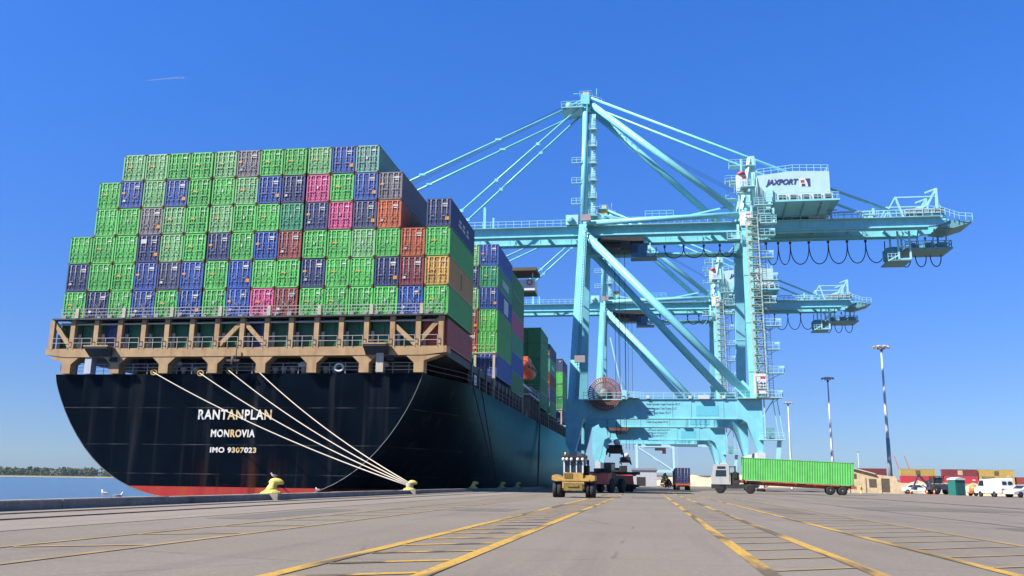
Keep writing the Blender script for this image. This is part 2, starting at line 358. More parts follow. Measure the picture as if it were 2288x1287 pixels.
def door_mesh(sx, H=CH, zr=(.20, .62, 1.18, 1.42, 1.98, CH-.42)):
    mb = MB(); x0, x1 = (.02, 1.085) if sx > 0 else (-1.085, -.02)
    mb.box(x0, .075, .16, x1, .12, H-.15)
    for z in zr: mb.box(x0+.02, .04, z, x1-.02, .074, z+.15)
    for x in (x0, (x0+x1)/2-.04, x1-.08): mb.box(x, .045, .16, x+.08, .073, H-.15)
    return mb
def bar_mesh(x, H=CH):
    mb = MB(); mb.path([(x, .005, .1), (x, .005, H-.08)], .032, 6)
    for z in (.16, .7, 1.35, 2.0, H-.25): mb.box(x-.07, -.008, z, x+.07, .045, z+.1)
    mb.box(x-.02, -.03, 1.05, x+.34 if x < .6 and x > 0 or x < -.6 else x+.02, -.012, 1.11)
    return mb
def plate(x, z, w, h): return MB().box(x-w/2, -.018, z-h/2, x+w/2, .02, z+h/2)
_b = body_mesh(); ZB = (.3, .95, 1.6, 2.2)
_D = [(door_mesh(-1), door_mesh(1)), (door_mesh(-1, CH, ZB), door_mesh(1, CH, ZB))]
_bar = {}
for x in (-.8, -.3, .3, .8): _bar[x] = bar_mesh(x)
CM = {}
def cmesh(kind, mbx, c, second=True):
    k = (kind, c)
    if k not in CM: CM[k] = mbx.mesh('container_'+kind, [cmat(c), M_cast] if second else [cmat(c)])
    return CM[k]
PLM = {}
def plm(key, args, m):
    if key not in PLM: PLM[key] = plate(*args).mesh('marking', m)
    return PLM[key]
def container(c, loc, label, detail=True, group='containers stacked on the ship', zs=1.0, rz=0, rx=0, marks=True, bars=True):
    t = thing('shipping_container', loc, label, 'container', group, rz, rx); t.scale = (1, 1, zs)
    link('body', cmesh('body', _b, c), t)
    if not detail: return t
    vi = rnd.choice((0, 0, 1))
    for nm, mbx, xs in (('dl%d' % vi, _D[vi][0], (-.8, -.3)), ('dr%d' % vi, _D[vi][1], (.3, .8))):
        d = link('door', cmesh(nm, mbx, c, False), t)
        if bars:
            gc = c if c in ('lime green', 'pale green', 'pink', 'jade green', 'yellow', 'forest green', 'orange') else 'galv'
            for x in xs:
                k = ('bar', x, gc)
                if k not in CM:
                    mm = M_galv if gc == 'galv' else mat('bar_paint_'+gc.replace(' ', '_'), tuple(min(1, v*1.05+.05) for v in PAL[gc]), .45, var=.2, scale=5)
                    CM[k] = _bar[x].mesh('locking_bar', mm)
                link('locking_bar', CM[k], d)
    if marks:
        r = rnd.random(); dark = c in ('blue', 'royal blue', 'navy', 'slate blue', 'grey', 'brick red', 'orange', 'maroon')
        if dark:
            if r > .85: link('marking', plm('w5', (-.55, 2.2, .6, .45), M_mark), t)
            link('marking', plm('w1', (.62, 2.28, .5, .16), M_mark), t); link('marking', plm('w2', (.6, 2.05, .32, .1), M_mark), t)
            if r < .6: link('marking', plm('w3', (-.72, .78, .28, .22), M_mark), t)
            if r > .72: link('marking', plm('o1', (.85, .8, .36, .34), M_orangepl), t)
            elif r > .45: link('marking', plm('o2', (-.85, 1.62, .34, .2), M_orangepl), t)
        else:
            link('marking', plm('g1', (.66, 2.3, .4, .13), M_mark), t)
            if r < .5: link('marking', plm('o3', (-.42, 1.52, .5, .12), M_orangepl), t)
            elif r > .7: link('marking', plm('g2', (-.05, 1.5, .14, .3), M_mark), t)
    return t
CW, TH, ZT, XR, DY = 2.494, 2.906, 16.42, -18.53, 82.05
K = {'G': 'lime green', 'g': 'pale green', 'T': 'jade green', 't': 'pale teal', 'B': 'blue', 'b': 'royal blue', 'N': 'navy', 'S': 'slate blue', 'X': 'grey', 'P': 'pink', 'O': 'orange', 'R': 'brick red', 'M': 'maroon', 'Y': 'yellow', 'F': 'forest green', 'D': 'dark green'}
ROWS = ['..ggGGgXGGgBt...', '.GBgBGGgbNPGBX..', '.GGXgGgGGTNPSO.N', 'GGGNgGNGbRGGgGOG', 'NGGBSBGbGGNGGNMY', 'GNGBGbGbPRGGGGbG']
def colx(c): return XR-(16-c)*CW-(.11 if c <= 10 else 0)-(.11 if c <= 6 else 0)-CW/2
for r_, row in enumerate(ROWS):
    k = 0
    for c, ch in enumerate(row, 1):
        if ch == '.': continue
        k += 1
        where = f'{ORD[k]} from left in the {ORD[r_+1]} row of the stern stack' if r_ else f'{ORD[k]} from left in the top row of the stern stack'
        if r_ == 5: where = f'{ORD[k]} from left in the bottom row of the stern stack'
        container(K[ch], (colx(c), DY+rnd.uniform(-.03, .03), ZT+(5-r_)*TH), f'{K[ch]} container, {where}', marks=True)
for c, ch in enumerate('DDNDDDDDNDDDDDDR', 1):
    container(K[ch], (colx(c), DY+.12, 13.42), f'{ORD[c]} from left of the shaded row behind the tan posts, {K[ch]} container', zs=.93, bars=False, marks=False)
def stack(bay, y, cols, top, pitch, colname, shade=False):
    for c, seq, nm in cols:
        for i, col in enumerate(seq):
            container(col, (colx(c), y, top-(i+1)*pitch), f'{col} container, {ORD[i+1]} from top in the {nm} column, {bay}', zs=(pitch-.02)/CH, marks=not shade, bars=y < 170)
stack('second bay', 110.4, [(16, ['blue', 'jade green', 'royal blue', 'lime green', 'lime green', 'blue'], 'quayside'), (15, ['pale green', 'navy', 'pale green', 'brick red', 'brick red', 'forest green'], 'inner')], 30.9, 2.845, '')
stack('third bay', 122.75, [(16, ['forest green', 'forest green', 'pink', 'jade green', 'royal blue', 'forest green'], 'quayside')], 30.25, 2.83, '')
stack('fourth bay', 157.2, [(16, ['forest green', 'forest green', 'forest green', 'forest green', 'forest green'], 'quayside'), (15, ['forest green', 'forest green', 'forest green', 'forest green', 'forest green'], 'inner')], 28.0, 2.83, '', True)
stack('fifth bay', 172.9, [(16, ['slate blue', 'jade green', 'maroon', 'slate blue', 'forest green'], 'quayside')], 27.4, 2.75, '')
stack('sixth bay', 199.3, [(16, ['slate blue', 'lime green', 'lime green', 'forest green', 'navy'], 'quayside')], 28.1, 2.8, '')
# painted panels and writing on the quayside box walls
def side_of(sub):
    return [o for o in COL.objects if o.get('label', '').startswith(sub)][0]
M_letter = mat('pale_lettering', (.62, .64, .66), .5, var=.08)
def side_panel(sub, y, z, w, h, m): 
    o = side_of(sub); link('side_panel', MB().box(1.175, y-w/2, z-h/2, 1.2, y+w/2, z+h/2).mesh('side_panel', m), o)
side_panel('jade green container, second from top in the quayside column, second', 6.4, 1.4, 5.4, .9, mat('pale_green_panel', (.42, .55, .47), .5, var=.08))
side_panel('royal blue container, third from top in the quayside column, second', 7.0, 1.45, 3.6, 2.0, M_letter)
side_panel('jade green container, second from top in the quayside column, fifth', 5.6, 1.4, 5.0, .9, M_letter)
side_panel('yellow container, sixteenth', 6.0, 1.5, .55, 1.6, mat('dark_logo', (.12, .09, .05), .5, var=.05))
o = side_of('navy container, fourteenth from left in the third')
for y, w_ in ((4.6, 1.6), (6.4, 1.3), (8.4, 1.2)): link('side_panel', MB().box(1.175, y-w_/2, 1.1, 1.2, y+w_/2, 1.35).box(1.175, y-w_/3, 1.55, 1.2, y+w_/3, 1.85).mesh('side_panel', M_letter), o)
# ------------------------------------------------------------------ the ship
SX, SY, ZD = -38.95, 82.0, 10.85
OFF = (-SX, -SY, 0)
ship = thing('container_ship', (SX, SY, 0), 'huge black hulled container ship moored at the quay, seen from its broad stern', 'ship')
def hull_mat():
    m = bpy.data.materials.new('hull_paint'); m.use_nodes = True; n = m.node_tree; N = n.nodes; L = n.links
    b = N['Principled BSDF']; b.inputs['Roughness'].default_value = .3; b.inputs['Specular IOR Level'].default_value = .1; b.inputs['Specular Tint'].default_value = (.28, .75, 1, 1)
    tc = N.new('ShaderNodeTexCoord'); sp = N.new('ShaderNodeSeparateXYZ'); L.new(tc.outputs['Object'], sp.inputs[0])
    def math_(op, a, b_=None):
        x = N.new('ShaderNodeMath'); x.operation = op
        for i, v in enumerate((a, b_)):
            if v is None: continue
            if isinstance(v, (int, float)): x.inputs[i].default_value = v
            else: L.new(v, x.inputs[i])
        return x.outputs[0]
    def noise(sc, st, lo, hi, k):
        mp = N.new('ShaderNodeMapping'); mp.inputs['Scale'].default_value = st; L.new(tc.outputs['Object'], mp.inputs[0])
        z = N.new('ShaderNodeTexNoise'); z.inputs['Scale'].default_value = sc; z.inputs['Detail'].default_value = 7; L.new(mp.outputs[0], z.inputs['Vector'])
        r = N.new('ShaderNodeMapRange'); r.inputs[1].default_value = lo; r.inputs[2].default_value = hi; r.inputs[4].default_value = k; L.new(z.outputs['Fac'], r.inputs[0]); return r.outputs[0]
    def mix(f, a, c):
        x = N.new('ShaderNodeMix'); x.data_type = 'RGBA'
        for k_, v in (('Factor', f), ('A', a), ('B', c)):
            if isinstance(v, tuple): x.inputs[k_].default_value = (*v, 1)
            else: L.new(v, x.inputs[k_])
        return x.outputs['Result']
    c = mix(noise(.25, (1, 1, 1), .35, .7, 1), (.0014, .0024, .005), (.0025, .005, .009))
    c = mix(noise(1, (.9, .9, .04), .55, .8, .5), c, (.04, .04, .042))
    z = sp.outputs[2]
    for zz in (7.58, 4.06, 1.31):
        band = math_('LESS_THAN', math_('ABSOLUTE', math_('SUBTRACT', z, zz)), .045)
        c = mix(math_('MULTIPLY', band, noise(1, (.35, .35, 1), .4, .7, .8)), c, (.07, .07, .075))
    red = mix(noise(1, (.5, .5, .2), .45, .7, .8), (.33, .035, .035), (.30, .07, .025))
    c = mix(math_('LESS_THAN', z, .12), c, red)
    # rust runs near the middle of the stern
    xr = math_('ABSOLUTE', math_('SUBTRACT', sp.outputs[0], 2.0)); near = N.new('ShaderNodeMapRange'); near.inputs[1].default_value = 7; near.inputs[2].default_value = 1; L.new(xr, near.inputs[0])
    low = N.new('ShaderNodeMapRange'); low.inputs[1].default_value = 3.6; low.inputs[2].default_value = .2; L.new(z, low.inputs[0])
    rr = math_('MULTIPLY', math_('MULTIPLY', near.outputs[0], low.outputs[0]), noise(1, (.8, .8, .08), .48, .7, .9))
    c = mix(rr, c, (.07, .022, .007)); N.remove(b)
    df = N.new('ShaderNodeBsdfDiffuse'); gl = N.new('ShaderNodeBsdfGlossy'); gl.inputs['Color'].default_value = (.22, .52, .68, 1); gl.inputs['Roughness'].default_value = .3  # gloss tinted teal, reflected sky and crane colour put into the material
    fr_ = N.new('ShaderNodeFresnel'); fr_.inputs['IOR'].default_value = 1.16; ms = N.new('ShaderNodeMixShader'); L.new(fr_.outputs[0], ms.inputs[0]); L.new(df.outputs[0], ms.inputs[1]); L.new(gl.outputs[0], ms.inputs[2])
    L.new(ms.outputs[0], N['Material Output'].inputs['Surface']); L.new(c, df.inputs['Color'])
    zz_ = N.new('ShaderNodeTexNoise'); zz_.inputs['Scale'].default_value = .35; zz_.inputs['Detail'].default_value = 2; L.new(tc.outputs['Object'], zz_.inputs['Vector'])
    bp = N.new('ShaderNodeBump'); bp.inputs['Strength'].default_value = .25; bp.inputs['Distance'].default_value = .12; L.new(zz_.outputs['Fac'], bp.inputs['Height']); [L.new(bp.outputs[0], q_.inputs['Normal']) for q_ in (df, gl, fr_)]
    return m
def smooth(t): t = max(0, min(1, t)); return t*t*(3-2*t)
US = [0, .06, .12, .2, .3, .4, .5, .6, .68, .75, .81, .86, .9, .93, .955, .975, .988, .996, 1]
def section(s):
    HW = 18.85+1.55*smooth(s/11); q = 3.2+14*smooth(s/60); zb = -1.15-11*smooth((s-2)/50)
    cx = -.7+.95*smooth(s/11)
    if s > 175: HW *= max(.0, 1-((s-175)/60)**2.2)
    pts = []
    for u in US: pts.append((HW*max(0, 1-u**1.2)**(1/q), ZD-u*(ZD-zb)))
    return [(cx-x, z) for x, z in pts]+[(cx+x, z) for x, z in reversed(pts[:-1])]
ss = [0, 1.5, 3, 5, 7, 9, 12, 15, 18, 22, 26, 30, 35, 40, 46, 52, 60, 75, 95, 120, 150, 175, 190, 205, 218, 228, 234.5]
mb = MB(); secs = [section(s) for s in ss]; n = len(secs[0])
mb.add([(x, s, z) for s, sec in zip(ss, secs) for x, z in sec], [(i*n+j, i*n+j+1, (i+1)*n+j+1, (i+1)*n+j) for i in range(len(ss)-1) for j in range(n-1)], 0, True)
mb.add([(x, -.001, z) for x, z in secs[0]], [tuple(range(n))], 0)
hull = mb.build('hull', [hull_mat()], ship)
M_bead = mat('hull_edge_bead', (.16, .16, .15), .6, var=.2)
MB().path([(x, -.02, z) for x, z in secs[0]], .035, 6).build('edge_bead', M_bead, hull)
M_deckp = mat('deck_paint', (.05, .055, .06), .7, var=.3, scale=.5)
mb = MB(); lft = [(sec[0][0], s) for s, sec in zip(ss, secs)]; rgt = [(sec[-1][0], s) for s, sec in zip(ss, secs)]
mb.add([(x, s, ZD-.03) for x, s in lft]+[(x, s, ZD-.03) for x, s in rgt], [(i, i+1, len(ss)+i+1, len(ss)+i) for i in range(len(ss)-1)]); mb.build('deck', M_deckp, ship)
M_ylet = mat('weathered_letter_paint', (.80, .77, .70), .55, var=.05, streak=.85, streak_col=(.62, .44, .2), stretch=(.9, 1, .3))
M_stain = mat('yellowed_letter_paint', (.72, .52, .24), .6, var=.1)
for body, w, h, x, z, bo, st in (('RANTANPLAN', 7.45, .95, -.2, 6.92, .024, ((.4, .595), (.905, 1))), ('MONROVIA', 4.45, .72, -.25, 5.14, .035, ((.4, .66),)), ('IMO 9307023', 4.65, .52, -.1, 3.57, .035, ((.49, .74), (.9, 1)))):
    text('lettering', body, w, h, M_ylet, hull, (x, -.06, z), bold=bo, space=1.12, stain=(M_stain, st))
# --- lashing frame at the stern
M_tan = mat('tan_frame_paint', (.43, .27, .12), .6, var=.16, scale=1.1, streak=.85, streak_col=(.30, .11, .03))
M_tan2 = mat('pale_frame_paint', (.5, .44, .34), .6, var=.15, streak=.4, streak_col=(.35, .16, .06))
M_rail = mat('rail_paint', (.5, .47, .43), .6, var=.15, streak=.35)
M_dk = mat('dark_ship_steel', (.035, .038, .045), .6, var=.3)
fr = MB(OFF); mb = MB(OFF)
mb.prism([(-59.35, 13.31), (-59.35, 12.75), (-57.2, 12.47), (-20.6, 12.47), (-18.42, 12.72), (-18.42, 13.31)], 'y', 81.2, 82.9); frame = mb.build('lashing_frame', M_tan, ship)
for x in (-56.97, -51.75, -46.6, -41.5, -36.6, -31.5, -26.35, -21.05):
    w = .48; mb = MB(OFF); l = -.2 if x < -56 else 1.0; r = .2 if x > -22 else 1.0
    if x < -56: mb.prism([(x-w, ZD), (x+w, ZD), (x+w, 11.75), (x+1.3, 12.466), (x-2.1, 12.5), (x-w, 11.95)], 'y', 81.25, 82.5)
    elif x > -22: mb.prism([(x-w, ZD), (x+w, ZD), (x+w, 11.95), (x+2.1, 12.5), (x-1.3, 12.466), (x-w, 11.75)], 'y', 81.25, 82.5)
    else: mb.prism([(x-w, ZD), (x+w, ZD), (x+w, 11.75), (x+1.25, 12.466), (x-1.25, 12.466), (x-w, 11.75)], 'y', 81.25, 82.5)
    mb.build('pillar', M_tan, ship)
PX = [-59.02, -56.75, -54.2, -51.65, -49.13, -46.65, -44.02, -41.4, -38.82, -36.29, -33.82, -31.26, -28.8, -26.3, -23.74, -21.24, -19.05]
for x in PX: MB(OFF).box(x-.24, 81.35, 13.312, x+.24, 81.8, 16.2).build('post', M_tan, ship)
for (xa, za, xb, zb_) in ((-58.8, 15.9, -57.0, 13.55), (-38.82, 16.0, -41.1, 13.6), (-38.82, 16.0, -36.5, 13.6), (-19.25, 15.9, -21.4, 13.5), (-23.5, 15.3, -21.5, 13.5)):
    MB(OFF).bar((xa, 81.6, za), (xb, 81.6, zb_), .3, .42).build('brace', M_tan, ship)
mb = MB(OFF)
for a, b in zip(PX, PX[1:]): mb.box(a+.24, 81.5, 15.72, b-.24, 81.62, 15.86)
mb.build('cross_rail', M_tan2, ship)
mb = MB(OFF)
for a, b in zip(PX, PX[1:]):
    mb.rail([(a+.26, 81.15, 13.3), (b-.26, 81.15, 13.3)], 1.05, 1.3, .028)
    mb.box(a+.34, 81.85, 13.3, a+.62, 82.0, 14.85)
mb.build('walkway_railing', M_rail, ship)
MB(OFF).box(-58.9, 81.05, 16.22, -18.9, 82.02, 16.36).build('upper_walkway', M_dk, ship)
mb = MB(OFF); mb.rail([(-58.0, 81.1, 16.36), (-19.0, 81.1, 16.36)], .95, 1.25, .028, (1, .66, .33)); mb.build('upper_railing', M_rail, ship)
for x in (-56.24, -51.2, -46.1, -41.06, -36.05, -30.95, -25.8, -20.9): MB(OFF).box(x-.17, 81.0, 16.36, x+.17, 81.3, 17.35).build('stub_post', M_tan2, ship)
rods = MB(OFF)
for c in range(1, 17):
    x = colx(c)
    for sx in (-1, 1): rods.path([(x+sx*1.1, 81.95, 16.45), (x-sx*1.05, 82.0, 16.42+2.4+rnd.uniform(-.1, .3))], .022, 4, sm=False)
    rods.box(x-.9, 81.7, 16.4, x-.5, 81.95, 16.4+rnd.uniform(.2, .55)); rods.box(x+.4, 81.7, 16.4, x+.8, 81.95, 16.4+rnd.uniform(.15, .5))
rods.build('lashing_rods', M_galv, ship)
for x0, x1 in ((-54.6, -52.0), (-26.3, -23.9)):
    mb = MB(OFF); mb.box(x0, 80.15, 13.36, x1, 81.2, 13.5, 0); mb.prism([(81.19, 12.5), (80.2, 13.2), (80.2, 13.355), (81.19, 13.355)], 'x', x0+.1, x1-.1, 1)
    mb.prism([(81.19, 11.95), (80.9, 12.1), (81.19, 12.46)], 'x', x1-.2, x1+.5, 1)
    p = mb.build('platform', [M_tan, M_dk], ship)
mb = MB(OFF).box(-55.0, 81.3, ZD, -54.3, 82.2, 12.46); mb.build('vent_trunk', mat('pale_grey_paint', (.5, .52, .54), .5), ship)
mb = MB(OFF).box(-25.1, 81.0, ZD, -24.4, 81.24, 13.3); mb.build('vent_trunk', M_tan2, ship)
# hatch platform, deckhouse and dark structure below the boxes
MB(OFF).box(-58.9, 82.95, 12.6, -18.75, 135.2, 13.36).build('hatch_platform', M_dk, ship)
MB(OFF).box(-58.9, 156.6, 12.9, -18.75, 212, 13.3).build('hatch_platform', M_dk, ship)
MB(OFF).box(-51.9, 85.6, ZD-.02, -24.6, 136, 12.59).build('deckhouse', M_dk, ship)
MB(OFF).box(-52.5, 156, ZD-.02, -22.6, 212, 12.88).build('deckhouse', M_dk, ship)
M_dkpost = mat('grey_ship_steel', (.13, .125, .12), .6, var=.3, streak=.6)
y = 94.7
while y < 212:
    if not 136 < y < 156: MB(OFF).box(-19.05, y, ZD-.02, -18.6, y+.5, 13.4).build('side_pillar', M_dkpost, ship)
    y += 3.05 if y > 108 else 4.4
mb = MB(OFF); mb.rail([(-58.0, 81.98, ZD), (-20.6, 81.98, ZD)], 1.0, 1.55, .03, (1, .66, .33)); mb.build('stern_railing', M_rail, ship)
mb = MB()
pts = [(x-.08, s, ZD) for x, s in rgt[:-8]]; mb.rail(pts, 1.0, 2.2, .03, (1, .5)); mb.build('deck_railing', M_dkpost, ship)
# fore part of each bay: lashing bridges
for yb in (109.6, 135.4, 156.4, 171.6, 198.5):
    mb = MB(OFF)
    for x in (-18.8, -21.2, -23.7): mb.box(x-.15, yb, ZD, x+.15, yb+.3, 16.9)
    for z in (13.5, 16.6): mb.box(-24, yb-.1, z, -18.6, yb+.5, z+.12)
    mb.rail([(-24, yb-.05, 16.72), (-18.65, yb-.05, 16.72)], 1.0, 1.2, .03); mb.build('lashing_bridge', M_tan2, ship)
# deck fittings
mb = MB(OFF)
mb.path([(-46.55, 83.2, ZD), (-46.55, 83.2, 11.9), (-46.45, 83.2, 12.15), (-46.2, 83.2, 12.25), (-45.95, 83.2, 12.12), (-45.88, 83.2, 11.8)], .22, 8); mb.build('gooseneck_vent', M_white, ship)
for x in (-52.7, -25.1, -32.9):
    MB(OFF).lathe([(.3, ZD), (.3, 11.6), (.62, 11.62), (.66, 11.8), (.45, 12.05), (.1, 12.15)], 12, (x, 83.1, 0)).build('mushroom_vent', M_white, ship)
for x in (-45.1, -43.8, -35.6, -34.7, -33.8, -29.6, -30.5):
    MB(OFF).lathe([(.22, ZD), (.2, 11.3), (.34, 11.33), (.34, 11.45), (.2, 11.5)], 10, (x, 82.5, 0)).build('deck_bollard', M_tan2, ship)
M_yel = mat('bollard_yellow', (.74, .60, .13), .55, var=.12, scale=3, streak=.35, streak_col=(.3, .2, .06), stretch=(1, 1, .5))
M_yel2 = mat('worn_chock_yellow', (.42, .30, .05), .6, var=.4, scale=6)
CHK = [(-47.9, 11.02), (-43.0, 10.9), (-40.05, 11.15), (-37.2, 11.2)]
for x, z in CHK:
    mb = MB(OFF); mb.path([(x+.3*math.cos(t*.524), 81.95, z+.26*math.sin(t*.524)) for t in range(13)], .085, 6, cap=False); mb.build('chock', M_yel2, ship)
for x in (-29.0,): MB(OFF).path([(x+.42*math.cos(t*.524), 81.95, 11.4+.36*math.sin(t*.524)) for t in range(13)], .1, 6, cap=False).build('chock', M_white, ship)
for x in (-49, -44, -39.5, -34, -28.5):
    mb = MB(OFF); mb.lathe([(.2, -1.1), (.75, -1.1), (.75, -1.0), (.45, -1.0), (.45, .6), (.75, .6), (.75, .7), (.2, .7)], 14, (x, 84.4, 11.75), ax='x'); mb.box(x-.9, 83.9, ZD, x-.7, 84.9, 12); mb.box(x+.5, 83.9, ZD, x+1.5, 84.9, 12.1)
    mb.build('mooring_winch', M_dkpost, ship)
mb = MB(OFF); mb.tube((-39.0, 80.9, 11.4), (-39.0, 80.9, 13.3), .06, mi=0); mb.lathe([(.1, 11.5), (.22, 11.55), (.26, 12.0), (.2, 12.4), (.08, 12.5)], 10, (-39.3, 81.0, 0)); mb.box(-39.9, 80.8, 11.9, -38.6, 81.05, 12.1); mb.build('stern_light_bracket', mat('brown_dark_steel', (.05, .03, .03), .7, var=.4, scale=4), ship)
# superstructure with bridge wing
mb = MB(OFF); mb.box(-52, 139, ZD-.02, -24, 155.2, 34.6); house = mb.build('superstructure', M_white, ship)
mb = MB(OFF)
for z in (16, 19, 22, 25, 28, 31):
    for x in range(-50, -25, 3): mb.box(x, 138.96, z, x+.9, 139.02, z+.9)
for x in range(-50, -25, 2): mb.box(x, 138.95, 33.2, x+1.6, 139.01, 34.2)
mb.build('window', mat('ship_glass', (.02, .03, .035), .1, var=.05), house)
mb = MB(OFF); mb.box(-58.7, 149.2, 32.75, -18.7, 153, 33.05, 1)
for x0, x1 in ((-58.7, -52), (-24, -18.7)):
    mb.box(x0, 149.1, 33.05, x1, 149.25, 35.0, 0); mb.box(x0, 152.9, 33.05, x1, 153.05, 35.0, 0)
    xe = x0 if x0 < -50 else x1-.12; mb.box(xe, 149.25, 33.05, xe+.12, 152.9, 35.0, 0)
    for x in (x0+.3, x1-.5): mb.box(x, 149.4, 35.0, x+.14, 149.55, 36.2, 0)
mb.box(-59.4, 147.6, 36.2, -18.3, 153.5, 36.75, 2)
wing = mb.build('bridge_wing', [M_white, M_dk, mat('brown_soffit', (.10, .075, .045), .7)], house)
MB(OFF).path([(-19.6+.45*math.cos(t*.524), 149.02, 34.45+.45*math.sin(t*.524)) for t in range(13)], .1, 6, cap=False).build('lifebuoy', mat('lifebuoy_orange', (.6, .12, .05), .5), house)
MB(OFF).box(-18.55, 95.6, 11.2, -18.5, 97.0, 12.3).build('sign_board', M_white, ship)
mb = MB(OFF); mb.path([(-21.5, 137.6, 16), (-20.2, 137.6, 20.3), (-19.0, 137.8, 20.6)], .2, 6); mb.path([(-21.5, 147.6, 16), (-20.2, 147.6, 20.3), (-19.0, 147.6, 20.6)], .2, 6); mb.box(-24, 137, 15.6, -19, 148.5, 16); mb.build('davit', M_white, ship)
# accommodation platform
mb = MB(OFF); mb.box(-20.2, 141.5, 14.5, -18.35, 154.6, 14.75, 0)
for y in (142, 146, 150, 154): mb.box(-20.1, y, ZD, -18.45, y+.5, 14.5, 1)
mb.rail([(-18.4, 141.6, 14.75), (-18.4, 154.6, 14.75)], 1.1, 1.8, .05, mi=0); mb.build('gangway_platform', [mat('pale_blue_paint', (.45, .6, .72), .5), M_dkpost], ship)
# --- things on and around the ship
lb = thing('lifeboat', (-19.3, 142.6, 18.55), 'orange enclosed lifeboat hanging on the ship between two container bays', 'lifeboat')
mb = MB(); mb.path([(0, -5.2, .1), (0, -4.6, .05), (0, -3.4, 0), (0, 0, 0), (0, 3.4, 0), (0, 4.6, .05), (0, 5.2, .1)], [.35, 1.0, 1.4, 1.5, 1.4, 1.0, .35], 14); mb.box(-.7, -2.5, 1.2, .7, 2.5, 1.9)
mb.build('hull', mat('lifeboat_orange', (.78, .12, .03), .45, var=.06), lb)
MB().box(-1.54, -4.3, -.15, 1.54, 4.3, .25).build('rubbing_band', mat('lifeboat_dark', (.03, .03, .03), .6), lb)
gw = thing('gangway', (-18.2, 146.5, 0), 'dark narrow gangway ladder slanting down the hull side to the quay', 'gangway')
mb = MB()
A, B = V((.1, 6.2, 11.0)), V((.55, .2, .35))
for dy in (-.55, .55):
    mb.bar(A+V((0, dy, 0)), B+V((0, dy, 0)), .12, .3); mb.bar(A+V((0, dy, 1.0)), B+V((0, dy, 1.0)), .06, .06)
for i in range(26):
    p = A.lerp(B, i/25); mb.box(p.x-.2, p.y-.55, p.z-.03, p.x+.2, p.y+.55, p.z+.03)
    if i % 3 == 0: mb.bar(p+V((0, -.55, 0)), p+V((0, -.55, 1)), .05); mb.bar(p+V((0, .55, 0)), p+V((0, .55, 1)), .05)
mb.build('ladder', mat('dark_aluminium', (.08, .085, .1), .5, .3), gw)
# mooring ropes
M_rope = mat('pale_rope', (.54, .47, .38), .9, var=.15, scale=9)
M_rope2 = mat('dark_rope', (.03, .032, .035), .9, var=.2)
def rope(label, a, b, r, m, sag, group=None, loop=None):
    a = V(a); b = V(b); pts = [a.lerp(b, i/24)-V((0, 0, sag*4*(i/24)*(1-i/24))) for i in range(25)]
    mb = MB(); mb.path(pts, r, 6)
    if loop: mb.path([V(loop)+V((.24*math.cos(t*.4), .24*math.sin(t*.4), .02*t/5)) for t in range(17)], r*.9, 6)
    return tag(mb.build('mooring_rope', m), label, 'rope', group)
BX = -17.36
for i, ((x, z), lab) in enumerate(zip(CHK, ('lowest of the four pale mooring ropes, from the leftmost stern chock', 'second lowest of the four pale mooring ropes fanning from the stern to the roped bollard', 'second highest of the four pale mooring ropes fanning from the stern to the roped bollard', 'highest and steepest of the four pale mooring ropes ending on the roped bollard'))):
    rope(lab, (x, 81.75, z), (BX-.2+.04*i, 65.65+.05*i, .62+.06*i), .047, M_rope, .6, 'pale mooring ropes on the stern', (BX, 65.7, .5+.07*i))
rope('dark mooring line hanging from the ship rail to the quay, nearer to the stern', (-18.35, 93.6, 11.3), (-17.4, 104.9, .6), .06, M_rope2, .1, 'dark mooring lines on the hull side')
rope('dark mooring line down the hull side, farther from the stern', (-18.3, 98.6, 11.2), (-17.4, 105.4, .6), .06, M_rope2, .1, 'dark mooring lines on the hull side')
# ------------------------------------------------------------------ bollards and gulls on the kerb
def make_bollard(label):
    t = thing('mooring_bollard', (BX, 40.7, 0), label, 'bollard', 'yellow bollards along the kerb')
    MB().prism([(-.62, -.85), (.72, -.85), (.72, .85), (-.62, .85)], 'z', .012, .31).build('pedestal', M_kerb, t)
    mb = MB(); mb.lathe([(.56, .31), (.54, .36), (.42, .42), (.3, .52)], 20)
    mb.path([(0, 0, .45), (.02, .02, .6), (.05, .05, .74), (.1, .08, .86), (.14, .1, .93)], [.33, .255, .2, .2, .17], 14)
    mb.path([(-.14, 0, .86), (-.02, .02, .9), (.16, .08, .93), (.36, .12, .915), (.52, .14, .86), (.58, .15, .83)], [.07, .16, .19, .16, .11, .05], 12)
    for k in range(6):
        a = k*1.047; mb.lathe([(.05, .36), (.05, .41), (.02, .42)], 6, (.46*math.cos(a), .46*math.sin(a), 0))
    mb.build('post', M_yel, t)
    return t
bol = make_bollard('nearest yellow mooring bollard, with a gull standing on top'); bol.scale = (.9, .9, .9)
BY = [(40.7, None), (65.7, 'yellow mooring bollard with the pale stern ropes looped round it'), (90.3, 'bare yellow bollard on the kerb against the black hull, right of the roped one'), (108, 'yellow bollard in the ship shadow at the foot of the dark mooring lines'), (121, 'far small yellow bollard in the ship shadow beyond the dark mooring lines')]
for y, lab in BY[1:]: place(bol, (BX, y, 0), 0, lab)
M_gw = mat('gull_white', (.75, .74, .72), .8, var=.06); M_gg = mat('gull_grey_wing', (.22, .23, .25), .8, var=.15); M_gy = mat('gull_beak', (.6, .4, .08), .6)
